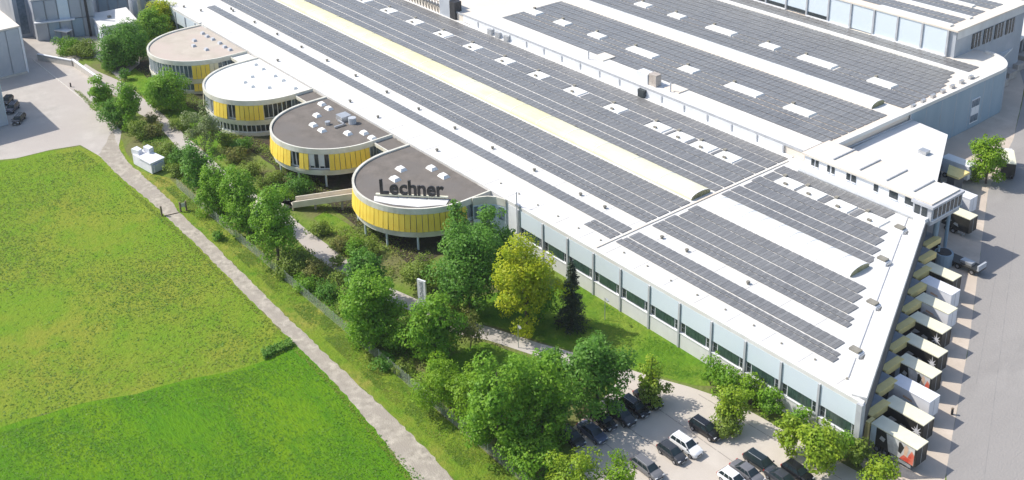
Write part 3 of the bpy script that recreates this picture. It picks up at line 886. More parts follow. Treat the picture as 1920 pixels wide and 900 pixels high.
def pavilion(cx, label, roofm, pattern, lower, sidey, glassm='dark_glass'):
    cy, r = -100.0, 12.75
    t = thing('round_pavilion', label, 'office pavilion', (cx, cy, 0), 'round pavilions along the hall front')
    seg = 40

    def ring(rad, ang0=0, ang1=180, n=seg):
        return [(cx + rad * math.cos(R(ang0 + (ang1 - ang0) * i / n)), cy + rad * math.sin(R(ang0 + (ang1 - ang0) * i / n))) for i in range(n + 1)]

    def dshape(rad, yb=-105.35):
        return [(cx + rad, yb)] + ring(rad) + [(cx - rad, yb)]
    MB().prism(dshape(r - .3), 7.35, 7.85).build('roof', roofm, t)
    # rim: ring of fascia
    b = MB()
    o1, i1 = dshape(r), dshape(r - .42)
    for k in range(len(o1) - 1):
        b.hexa([(*i1[k], 7.1), (*o1[k], 7.1), (*o1[k + 1], 7.1), (*i1[k + 1], 7.1)], [(*i1[k], 8.15), (*o1[k], 8.2), (*o1[k + 1], 8.2), (*i1[k + 1], 8.15)])
    b.build('parapet', 'rim', t)
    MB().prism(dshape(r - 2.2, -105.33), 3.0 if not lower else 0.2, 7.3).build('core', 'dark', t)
    MB().prism(dshape(r - .15), 2.65, 3.15).build('floor_slab', 'rim', t)
    b = MB()
    o1, i1 = dshape(r - .02), dshape(r - .12)
    for k in range(len(o1) - 1):
        b.hexa([(*i1[k], 3.15), (*o1[k], 3.15), (*o1[k + 1], 3.15), (*i1[k + 1], 3.15)], [(*i1[k], 3.75), (*o1[k], 3.75), (*o1[k + 1], 3.75), (*i1[k + 1], 3.75)])
    b.build('balustrade', 'rim', t)

    def bay_(a0, a1, z0, z1, kind, floor):
        rad = r - .3
        ca = (math.cos(R(a0)), math.sin(R(a0)))
        cb = (math.cos(R(a1)), math.sin(R(a1)))
        P_ = lambda c, rr: (cx + c[0] * rr, cy + c[1] * rr)
        if kind in 'YC':
            # cloth blind, its foot leaning outwards
            for h in (0, 1):
                u0 = (math.cos(R(a0 + (a1 - a0) * (h * .5 + .03))), math.sin(R(a0 + (a1 - a0) * (h * .5 + .03))))
                u1 = (math.cos(R(a0 + (a1 - a0) * (h * .5 + .48))), math.sin(R(a0 + (a1 - a0) * (h * .5 + .48))))
                jit = random.Random(int(a0 * 10 + cx + h)).uniform(-.06, .06)
                ro, ri = r + .32 + jit, r - .02
                MB().hexa([(*P_(u0, ro - .08), z0 + .12 + jit), (*P_(u0, ro), z0 + .12 + jit), (*P_(u1, ro), z0 + .12 + jit), (*P_(u1, ro - .08), z0 + .12 + jit)][::1],
                          [(*P_(u0, ri - .1), z1), (*P_(u0, ri), z1), (*P_(u1, ri), z1), (*P_(u1, ri - .1), z1)]).build('blind', PIV[kind], t)
        fr = MB()
        fr.slab(P_(ca, rad - .2), P_(ca, rad + .12), .12, z0, z1)
        mid = (a0 + a1) / 2
        cm = (math.cos(R(mid)), math.sin(R(mid)))
        fr.slab(P_(cm, rad - .2), P_(cm, rad + .05), .08, z0, z1)
        fr.slab(P_(ca, rad - .1), P_(cb, rad - .1), .1, z0, z0 + (.25 if floor else .1))
        fr.slab(P_(ca, rad - .1), P_(cb, rad - .1), .1, z1 - .15, z1)
        if kind == 'W':
            fr.slab(P_(ca, rad - .05), P_(cm, rad - .05), .06, z0 + .7, z1)
        wf = fr.build('window', 'white_trim', t)
        for u, v in ((ca, cm), (cm, cb)):
            MB().slab(P_(u, rad - .24), P_(v, rad - .24), .05, z0 + .02, z1 - .02).build('pane', glassm, wf)
    for k in range(20):
        bay_(9 * k, 9 * k + 9, 3.76, 7.08, pattern[k], True)
        if lower:
            bay_(9 * k, 9 * k + 9, 0.75, 2.6, 'G' if not (sidey and k in (16, 17)) else 'Y', True)
    if lower:
        b = MB()
        o1, i1 = dshape(r - .2), dshape(r - .5)
        for k in range(len(o1) - 1):
            b.hexa([(*i1[k], 0), (*o1[k], 0), (*o1[k + 1], 0), (*i1[k + 1], 0)], [(*i1[k], .72), (*o1[k], .72), (*o1[k + 1], .72), (*i1[k + 1], .72)])
        b.build('plinth', 'rim', t)
    else:
        st = None
        for a in (31.5, 58.5, 85.5, 112.5, 139.5, 166.5):
            x, y = cx + 12.15 * math.cos(R(a)), cy + 12.15 * math.sin(R(a))
            if st is None:
                sx, sy = x, y
                st = MB().tube((x, y, 0), (x, y, 2.65), .2, n=12).build('column', 'wall_pale', t)
            else:
                part_copy(st, t, (x - sx, y - sy, 0))
        MB().prism(dshape(r - 6.5, -105.33), 0.0, 2.65).build('stair_core', 'dock_wall', t)
    # straight flanks towards the hall
    for s in (-1, 1):
        x = cx + s * (r - .32)
        for k in range(3):
            y = -100.15 - k * 1.72
            wv = MB().box(x - .06, x + .06, y - 1.62, y, 3.76, 7.08).build('window', 'wall_pale', t)
            MB().box(x - .1, x + .1, y - 1.45, y - .85, 4.5, 6.9).build('pane', 'blue_glass', wv)
            MB().box(x - .1, x + .1, y - .75, y - .15, 4.5, 6.9).build('pane', 'blue_glass', wv)
    return t


p1 = pavilion(247.2, 'farthest round pavilion with a beige roof, mostly uncovered windows and two storeys', 'roof_beige', 'G' * 16 + 'YYCG', True, True, 'blue_glass')
p2 = pavilion(216.4, 'round pavilion with a bright white roof and two glazed storeys, half its blinds yellow', 'roof_white', 'C' * 6 + 'CCGGGYYGYYYGGG', True, False)
p3 = pavilion(185.4, 'round pavilion on stilts with a brown roof crowded with white rooflights', 'roof_brown', 'Y' * 11 + 'YGYWWYYYYG', False, False)
p4 = pavilion(154.3, 'nearest round pavilion on stilts, all yellow blinds, carrying the black lettering on its brown roof', 'roof_brown', 'Y' * 20, False, False)


def rooflight(pav, pts, m, big=1.0):
    z = 7.85
    first = None
    for x, y in pts:
        if first is None:
            first = MB().hexa([(x - .9 * big, y - .65 * big, z), (x + .9 * big, y - .65 * big, z), (x + .9 * big, y + .65 * big, z), (x - .9 * big, y + .65 * big, z)],
                              [(x - .6 * big, y - .4 * big, z + .5), (x + .6 * big, y - .4 * big, z + .5), (x + .6 * big, y + .4 * big, z + .5), (x - .6 * big, y + .4 * big, z + .5)]).build('rooflight', m, pav)
            fx_, fy_ = x, y
        else:
            part_copy(first, pav, (x - fx_, y - fy_, 0))


rooflight(p4, [(159.3, -98.5), (155.9, -102.9), (151.9, -102.7), (156.7, -95.5)], 'white_plastic', 1.15)
rooflight(p3, [(195.4, -102.8), (192.4, -102.7), (190.9, -99.1), (187.2, -96.2), (183.8, -96.2), (179.2, -99.3), (177.3, -101.8), (174.2, -101.7)], 'white_plastic')
rooflight(p2, [(225.7, -102.9), (222.1, -102.9), (219.5, -98.9), (217.5, -96.2), (216.5, -102.9), (212.9, -103.0), (214.1, -96.3), (211.2, -98.7), (207.1, -102.8)], 'white_plastic', .8)
rooflight(p1, [(253.6, -103.0), (250.8, -102.9), (247.9, -103.0), (250.1, -99.3), (244.2, -103.1), (246.7, -97.6), (241.0, -102.8), (242.3, -98.8), (238.4, -102.9)], 'grey_trim', .75)
# cooling plant on the third roof
pl = MB().box(184.6, 187.0, -103.4, -101.2, 7.85, 8.9).build('air_unit', 'steel', p3)
MB().tube((183.0, -102.6, 7.85), (183.0, -102.6, 9.1), .8, n=12).build('air_unit', 'wall_grey', p3)
MB().tube((185.8, -98.6, 7.85), (185.8, -98.6, 8.5), .55, n=10).build('air_unit', 'steel', p3)
MB().box(182.9, 185.6, -101.0, -100.7, 8.0, 8.3).build('duct', 'steel', p3)
MB().box(183.0, 183.3, -101.0, -98.6, 8.0, 8.3).build('duct', 'steel', p3)
# low links between the pavilions
for x0_, x1_, m, lb in ((167.2, 172.5, 'roof_brown', 'dark-roofed link between the two brown pavilions'), (198.3, 203.5, 'roof_brown', 'dark-roofed link between the white-roofed pavilion and its brown neighbour'), (229.3, 234.3, 'roof_white', 'white-roofed link between the beige and the white pavilion')):
    lk = thing('pavilion_link', lb, 'link building', ((x0_ + x1_) / 2, -103.3, 0), 'links between the pavilions')
    MB().box(x0_ + .1, x1_ - .1, -105.3, -101.6, 3.0, 7.3).build('wall', 'blind_cream', lk)
    MB().box(x0_ - .05, x1_ + .05, -105.3, -101.2, 7.3, 7.6).build('roof', m, lk)
    MB().box(x0_ + .15, x1_ - .15, -101.6, -101.5, 3.6, 6.6).build('window', 'blue_glass', lk)
    MB().box(x0_ - .05, x1_ + .05, -101.22, -101.0, 7.1, 7.8).build('parapet', 'rim', lk)
# flared screen where the nearest pavilion meets the hall
fs = thing('corner_screen', 'curved pale screen wall joining the nearest pavilion to the hall', 'wall', (140, -104.5, 0))
pts_ = [(141.3, -101.2), (140.9, -102.4), (140.2, -103.6), (139.0, -104.6), (137.2, -105.2)]
b = MB()
for p, q in zip(pts_[:-1], pts_[1:]):
    b.slab(p, q, .3, 6.9, 8.3)
b.build('parapet', 'rim', fs)
for p, q in zip(pts_[:-1], pts_[1:]):
    MB().slab(p, q, .2, 0.0, 6.9).build('panel', 'wall_pale', fs)
    MB().slab((p[0] * .8 + q[0] * .2 - .12, p[1] * .8 + q[1] * .2 + .1), (p[0] * .2 + q[0] * .8 - .12, p[1] * .2 + q[1] * .8 + .1), .1, 4.2, 6.6).build('window', 'blue_glass', fs)

# ------------------------------------------------------------------ lettering on the roof
sg = thing('roof_sign', 'large black letters reading Lechner standing on the nearest pavilion roof', 'sign', (148.9, -94.0, 7.85))
d_ = Vector((144.75 - 152.95, -97.85 - 90.1 * -1 * 1 if False else -97.85 + 90.1, 0))
L_ = d_.length
d_.normalize()
fc = bpy.data.curves.new('word', 'FONT')
fc.body = 'L'
n_ = Vector((d_.y, -d_.x, 0))
if n_.dot(Vector((-1, .6, 0))) < 0:
    n_ = -n_
word = 'Lechner'
adv = []
glyphs = []
for ch in word:
    c_ = bpy.data.curves.new('glyph', 'FONT')
    c_.body = ch
    c_.size = 3.75
    c_.offset = 0.1
    c_.extrude = 0.16
    c_.resolution_u = 4
    ob_ = bpy.data.objects.new('glyph', c_)
    COL.objects.link(ob_)
    glyphs.append(ob_)
bpy.context.view_layer.update()
xs = 0.0
dg = bpy.context.evaluated_depsgraph_get()
meshes = []
for ob_ in glyphs:
    me = bpy.data.meshes.new_from_object(ob_.evaluated_get(dg))
    vx = [v.co.x for v in me.vertices]
    meshes.append((me, min(vx), max(vx)))
tot = sum(c[2] - c[1] for c in meshes) + .17 * (len(word) - 1)
k_ = L_ / tot
for (me, a, c), ob_ in zip(meshes, glyphs):
    for v in me.vertices:
        lx = (v.co.x - a + xs) * k_
        v.co = Vector((152.95, -90.1, 8.55)) + d_ * lx + Vector((0, 0, v.co.y * 1.02)) + n_ * (v.co.z + .2) - Vector((148.9, -94.0, 7.85))
    xs += (c - a) + .17
    me.materials.clear()
    me.materials.append(MATS['letter_black'])
    o_ = bpy.data.objects.new('letter', me)
    COL.objects.link(o_)
    o_.parent = sg
for ob_ in glyphs:
    bpy.data.objects.remove(ob_)
pA = (152.95 + .6, -90.1 + .6)
pB = (144.75 - .4, -97.85 - .4)
MB().slab(pA, pB, .5, 8.15, 8.4).build('base_beam', 'cream_paint', sg)
MB().prism([(153.8 + n_.x * .3, -89.4 + n_.y * .3), (144.2 + n_.x * .3, -98.4 + n_.y * .3), (143.6 + n_.x * 1.1, -97.6 + n_.y * 1.2), (146.2 + n_.x * 1.3, -93.6 + n_.y * 1.3), (149.5 + n_.x * 1.0, -90.7 + n_.y * 1.0), (152.7 + n_.x * .8, -88.8 + n_.y * .8)], 7.86, 7.98).build('base_sheet', 'white_roof', sg)
for i in range(8):
    t_ = (i + .5) / 8
    x, y = pA[0] + (pB[0] - pA[0]) * t_, pA[1] + (pB[1] - pA[1]) * t_
    MB().tube((x, y, 7.9), (x, y, 8.16), .1, n=6).build('foot', 'steel', sg)
    MB().tube((x, y, 8.3), (x - n_.x * 1.0, y - n_.y * 1.0, 7.9), .06, n=6).build('strut', 'steel', sg)

# ------------------------------------------------------------------ footbridge
fb = thing('footbridge', 'pale concrete footbridge with white rails from the path to the nearest pavilion', 'footbridge', (168, -86, 0))
pa, pb = (172.5, -83.2), (164.6, -91.3)
d_ = Vector((pb[0] - pa[0], pb[1] - pa[1], 0)).normalized()
nn = Vector((-d_.y, d_.x, 0))
c_ = lambda p, o: (p[0] + nn.x * o, p[1] + nn.y * o)
MB().hexa([(*c_(pa, 1.1), .6), (*c_(pa, -1.1), .6), (*c_(pb, -1.1), 2.7), (*c_(pb, 1.1), 2.7)][::-1], [(*c_(pa, 1.1), 1.0), (*c_(pa, -1.1), 1.0), (*c_(pb, -1.1), 3.1), (*c_(pb, 1.1), 3.1)][::-1]).build('deck', 'bridge_concrete', fb)
for o in (1.05, -1.05):
    q0, q1 = c_(pa, o), c_(pb, o)
    MB().hexa([(*c_(pa, o + .1), 1.0), (*c_(pa, o - .1), 1.0), (*c_(pb, o - .1), 3.1), (*c_(pb, o + .1), 3.1)][::-1], [(*c_(pa, o + .1), 1.85), (*c_(pa, o - .1), 1.85), (*c_(pb, o - .1), 3.95), (*c_(pb, o + .1), 3.95)][::-1]).build('railing', 'bridge_concrete', fb)
MB().prism([c_(pa, 1.1), c_(pa, -1.1), (pa[0] + 2.6, pa[1] - .2), (pa[0] + 3.4, pa[1] + 2.4), (pa[0] + .5, pa[1] + 2.8)], 0.0, 1.0).build('landing', 'bridge_concrete', fb)
for t_ in (.35, .8):
    x, y = pa[0] + (pb[0] - pa[0]) * t_, pa[1] + (pb[1] - pa[1]) * t_
    MB().tube((x, y, 0), (x, y, .7 + 2 * t_), .25, n=10).build('pier', 'stone', fb)

# garden walls beside the path
gw = thing('garden_wall', 'low pale wall with a dark timber panel beside the fence, left of the leafy tree by the bridge', 'wall', (171, -74, 0))
MB().slab((171.3, -73.2), (169.0, -74.6), .35, 0, 1.3).build('front', 'bridge_concrete', gw)
MB().slab((171.3, -73.1), (175.5, -76.2), .35, 0, 1.4).build('side', 'wood', gw)
gb = thing('garden_block', 'pale stone seating block among the trees behind the garden wall', 'seat', (177, -79, 0))
MB().prism([(179.6, -78.9), (178.3, -80.4), (175.1, -79.0), (176.2, -77.2)], 0, .9).build('block', 'bridge_concrete', gb)
MB().prism([(178.9, -78.9), (177.9, -79.9), (176.0, -79.0), (176.8, -77.8)], .9, 1.0).build('cap', 'kerb', gb)

# retaining walls by the ramp in the yard
for (p, q, lb) in (((285.2, -72.3), (274.7, -77.3), 'short grey retaining wall across the head of the yard ramp'), ((275.5, -77.6), (257.3, -78.1), 'long pale retaining wall slanting down beside the path')):
    rw = thing('retaining_wall', lb, 'wall', (*p, 0))
    MB().slab(p, q, .45, 0, 1.5).build('wall', 'kerb', rw)
    MB().slab(p, q, .6, 1.5, 1.65).build('coping', 'white_trim', rw)
yk = MB().slab((286.2, -71.2), (256.6, -71.5), .25, 0, .14).build('kerb', 'kerb', kind='structure')
MB().slab((256.6, -71.5), (234.6, -72.1), .25, 0, .14).build('kerb', 'kerb', kind='structure')

# pylon sign
py_ = thing('pylon_sign', 'slim white pylon sign with grey vertical lettering beside the footpath', 'sign', (130.0, -82.7, 0))
dv = Vector((-.8, .6, 0))
ang = math.atan2(.78, .62)
MB().slab((130.75, -82.45), (129.25, -82.95), .3, 0, 4.9).build('panel', 'white_trim', py_)
tcv = bpy.data.curves.new('glyph', 'FONT')
tcv.body = 'LECHNER'
tcv.size = .8
tcv.extrude = .02
tcv.offset = .015
tcv.align_x = 'CENTER'
tcv.align_y = 'CENTER'
to = bpy.data.objects.new('glyph', tcv)
COL.objects.link(to)
bpy.context.view_layer.update()
me = bpy.data.meshes.new_from_object(to.evaluated_get(bpy.context.evaluated_depsgraph_get()))
bpy.data.objects.remove(to)
hd_ = Vector((129.25 - 130.75, -82.95 + 82.45, 0)).normalized()
for v in me.vertices:
    lx, ly = v.co.x, v.co.y
    v.co = Vector((130, -82.7, 3.0)) + Vector((0, 0, 1)) * lx + hd_ * (-ly) + Vector((hd_.y, -hd_.x, 0)) * (.18 + v.co.z) * (1 if Vector((hd_.y, -hd_.x, 0)).dot(Vector((-.85, .5, 0))) > 0 else -1) - Vector((130, -82.7, 0))
me.materials.clear()
me.materials.append(MATS['grey_trim'])
o_ = bpy.data.objects.new('lettering', me)
COL.objects.link(o_)
o_.parent = py_

# ------------------------------------------------------------------ loading docks and trailers
DX, DY = 2.19, -4.75
N_D = 10
ORD = ['first', 'second', 'third', 'fourth', 'fifth', 'sixth', 'seventh', 'eighth', 'ninth', 'tenth']
dk0 = None
for k in range(N_D):
    lb = ORD[k] + ' yellow-edged loading dock counted from the near hall corner'
    if dk0 is None:
        ox, oy = 66.9, -109.0
        dk0 = thing('loading_dock', lb, 'loading dock', (ox, oy, 0), 'loading docks along the end of the hall')
        MB().prism([(ox + .2, oy), (ox + .2, oy - 4.6), (ox + 3.3, oy - 4.6), (ox + 1.2, oy)], 3.5, 3.75).build('roof', 'dock_roof', dk0)
        MB().prism([(ox + .35, oy - .15), (ox + .35, oy - 4.5), (ox + 3.2, oy - 4.5), (ox + 1.1, oy - .15)], .2, 3.5).build('housing', 'dock_wall', dk0)
        MB().box(ox - .55, ox + .55, oy - 4.25, oy - .05, 3.72, 3.95).build('canopy', 'fascia_yellow', dk0)
        MB().box(ox - .55, ox - .35, oy - 4.25, oy - .05, 3.0, 3.72).build('fascia', 'fascia_yellow', dk0)
        MB().box(ox + .1, ox + .3, oy - 4.4, oy - 2.0, .6, 3.1).build('door', 'dark', dk0)
        MB().box(ox - .45, ox + .25, oy - 4.4, oy - 4.15, .5, 3.5).build('bumper', 'tyre', dk0)
        MB().box(ox - .45, ox + .25, oy - 1.75, oy - 1.5, .5, 3.1).build('bumper', 'tyre', dk0)
    else:
        c = copy_tree(dk0)
        c.location = (ox + DX * k, oy + DY * k, 0)
        c['label'] = lb
post = thing('dock_post', 'tall yellow corner post and beam at the near end of the loading docks', 'post', (66.0, -107.9, 0))
MB().box(65.8, 66.3, -108.2, -107.7, 0, 3.9).build('post', 'fascia_yellow', post)
MB().box(65.8, 66.3, -109.1, -108.2, 3.15, 3.9).build('beam', 'fascia_yellow', post)


def trailer(kind, xo, xi, yc, label, w=2.35):
    t = thing('box_trailer', label, 'trailer', (xo, yc, 0), 'trailers backed up to the loading docks')
    y0, y1 = yc - w / 2, yc + w / 2
    side = {'red': 'black_paint', 'dark': 'black_paint', 'black': 'black_paint', 'white': 'white_paint', 'cream': 'white_paint'}[kind]
    rm = {'red': 'cream_paint', 'dark': 'cream_paint', 'black': 'cream_paint', 'white': 'white_paint', 'cream': 'cream_paint'}[kind]
    MB().box(xo, xi, y0, y1, 1.05, 3.72).build('body', side, t)
    MB().box(xo - .04, xi + .04, y0 - .04, y1 + .04, 3.72, 3.86).build('roof', rm, t)
    MB().box(xo + .2, xi - .1, yc - .45, yc + .45, .72, 1.05).build('chassis', 'dark', t)
    for wx in (xi - 1.1, xi - 2.3):
        for s in (-1, 1):
            tw = MB().tube((wx, yc + s * .8, .5), (wx, yc + s * 1.16, .5), .5, n=14).build('wheel', 'tyre', t)
            MB().tube((wx, yc + s * 1.1, .5), (wx, yc + s * 1.18, .5), .27, n=10).build('rim', 'alloy', tw)
    for s in (-1, 1):
        MB().box(xo + 1.1, xo + 1.25, yc + s * .8 - .08, yc + s * .8 + .08, 0.03, 1.05).build('leg', 'steel', t)
    MB().box(xo + .6, xi - 3.2, y1 - .06, y1 - .02, .55, .95).build('side_guard', 'steel', t)
    yp = y1 + .012
    L = xi - xo

    def art(pts, m, nm='printed_panel', off=0.0):
        MB().prism([(p[0], p[1]) for p in pts], 0, .012)
        b = MB()
        f = [(xi - u * L, yp + off, 1.08 + v * 2.6) for u, v in pts]
        g = [(p[0], p[1] - .014, p[2]) for p in f]
        b.poly(f[::-1])
        n = len(f)
        for i in range(n):
            j = (i + 1) % n
            b.poly([f[i], f[j], g[j], g[i]])
        b.build(nm, m, t)
    if kind == 'red':
        art([(.0, .0), (.12, .0), (.12, 1), (.0, 1)], 'wall_pale')
        art([(.42, 0.02), (.96, 0.02), (.96, .98), (.34, .98), (.38, .5)], 'print_grey')
        art([(.20, .45), (.30, .38), (.33, .6), (.24, .68)], 'print_grey', off=.004)
        art([(.62, .35), (.68, .3), (.74, .75), (.66, .95), (.62, .9)], 'black_paint', off=.004)
        art([(.74, .3), (.80, .25), (.83, .8), (.78, .97), (.74, .8)], 'print_skin', off=.004)
        art([(.80, .05), (.95, .02), (.96, .62), (.90, .8), (.85, .5)], 'print_red', off=.006)
        art([(.66, .03), (.9, .03), (.88, .26), (.74, .34)], 'print_red', off=.008)
        art([(.96, 0.02), (1, .02), (1, .98), (.96, .98)], 'black_paint')
    elif kind in ('dark', 'black'):
        art([(.10, .2), (.30, .35), (.38, .5), (.22, .55)], 'print_grey')
        art([(.42, .3), (.62, .2), (.6, .4), (.48, .45)], 'print_grey')
        if kind == 'dark':
            cx_, cz = .86, .5
            for i in range(9):
                a = i * 40 + 11
                r_ = .3 + .18 * ((i * 7) % 3) / 2
                u, v = cx_ + r_ * .36 * math.cos(R(a)), cz + r_ * math.sin(R(a))
                u2, v2 = cx_ + .02 * math.cos(R(a + 90)), cz + .06 * math.sin(R(a + 90))
                u3, v3 = cx_ - .02 * math.cos(R(a + 90)), cz - .06 * math.sin(R(a + 90))
                art([(u2, v2), (u, v), (u3, v3)], 'white_paint', 'spark', .002 + i * .0015)
    else:
        art([(.2, .1), (.75, .1), (.7, .5), (.3, .5)], 'print_grey' if kind == 'cream' else 'wall_pale')
        art([(.35, .55), (.6, .5), (.58, .62), (.36, .68)], 'print_skin')
    MB().box(xo - .02, xo, yc - .03, yc + .03, 1.1, 3.7).build('door_seam', 'grey_trim', t)
    for s in (-1, 1):
        MB().box(xo - .03, xo + .02, yc + s * 1.12 - .05, yc + s * 1.12 + .05, 1.1, 3.7).build('corner_post', side, t)
    return t


TR = [('red', 59.0, 65.6, -109.2, 'nearest box trailer at the docks, its side printed with a red and grey picture'),
      ('dark', 61.1, 67.1, -113.8, 'black-sided trailer with a white spark pattern, next after the nearest red-printed trailer'),
      ('white', 63.2, 69.2, -118.4, 'plain white trailer between the black-sided one and a red-printed one'),
      ('red', 65.9, 71.4, -123.1, 'red and grey printed trailer farther up the docks, just above a plain white one'),
      ('dark', 68.0, 73.8, -127.9, 'black trailer with white sparks directly below its near twin in the upper docks'),
      ('dark', 70.8, 76.3, -133.3, 'black trailer with white sparks just below the cream trailer'),
      ('cream', 73.0, 78.6, -138.4, 'cream-roofed trailer with pale sides in the middle of the docks'),
      ('white', 75.5, 80.8, -143.2, 'white trailer with a grey side between the cream trailer and a black one'),
      ('black', 77.6, 83.0, -147.0, 'black trailer with a cream roof beside the empty bays under the glazed bay')]
for a in TR:
    trailer(*a)
trailer('black', 86.4, 91.5, -166.3, 'black trailer with a cream roof half hidden beyond the glazed bay')
trailer('white', 90.3, 95.5, -172.8, 'white trailer at the annex, just beyond the glazed bay')
trailer('white', 97.4, 103.0, -184.0, 'white trailer at the far annex dock beside the bright tree')
tl = thing('dock_canopy', 'small tan canopy over the annex dock beside the farthest white trailer', 'canopy', (96, -178, 0))
MB().prism([(98.6, -177.6), (96.2, -177.6), (96.2, -181.2), (100.4, -181.2)], 3.4, 3.8).build('roof', 'fascia_yellow', tl)
MB().box(97.2, 98.6, -181.0, -178.0, 0, 3.4).build('housing', 'dock_wall', tl)
# dark flatbed in the empty bay
fbd = thing('flatbed_trailer', 'low dark flatbed trailer parked in the shade below the glazed bay', 'trailer', (81.5, -156.4, 0))
MB().box(78.6, 84.6, -157.5, -155.2, .95, 1.2).build('bed', 'black_paint', fbd)
MB().box(78.6, 78.9, -157.5, -155.2, 1.2, 2.1).build('headboard', 'wall_grey', fbd)
MB().box(80.2, 82.2, -157.0, -155.8, 1.2, 1.65).build('load', 'steel', fbd)
for wx in (83.5, 82.3, 79.8):
    for y in (-157.2, -155.5):
        tw = MB().tube((wx, y - .17, .5), (wx, y + .17, .5), .5, n=14).build('wheel', 'tyre', fbd)
        MB().tube((wx, y - .2, .5), (wx, y + .2, .5), .26, n=10).build('rim', 'alloy', tw)
# truck standing by the bright tree
tk = thing('parked_lorry', 'dark-sided lorry with a cream roof parked right of the bright green tree', 'lorry', (95, -193.5, 0), rz=0)
D0 = Vector((.55, -.83))
D1 = Vector((.83, .55))


def ob_(b, a0, a1, c0, c1, z0, z1):
    q = lambda a, c: (93.6 + D0.x * a + D1.x * c, -190.2 + D0.y * a + D1.y * c)
    return b.prism([q(a0, c0), q(a1, c0), q(a1, c1), q(a0, c1)], z0, z1)


ob_(MB(), 0, 6.2, -1.25, 1.25, 1.0, 3.5).build('body', 'black_paint', tk)
ob_(MB(), -.03, 6.25, -1.28, 1.28, 3.5, 3.64).build('roof', 'cream_paint', tk)
ob_(MB(), 6.4, 8.2, -1.2, 1.2, .7, 3.0).build('cab', 'white_paint', tk)
ob_(MB(), 0.1, 6.9, -.5, .5, .6, 1.0).build('chassis', 'dark', tk)
for a in (1.1, 2.3, 7.3):
    for c in (-1, 1):
        q = lambda a, c: (93.6 + D0.x * a + D1.x * c, -190.2 + D0.y * a + D1.y * c)
        tw = MB().tube((*q(a, c * .85), .5), (*q(a, c * 1.2), .5), .5, n=14).build('wheel', 'tyre', tk)
        MB().tube((*q(a, c * 1.1), .5), (*q(a, c * 1.22), .5), .26, n=10).build('rim', 'alloy', tw)
ob_(MB(), 8.18, 8.24, -1.0, 1.0, 1.8, 2.8).build('windscreen', 'car_glass', tk)

# ------------------------------------------------------------------ cars


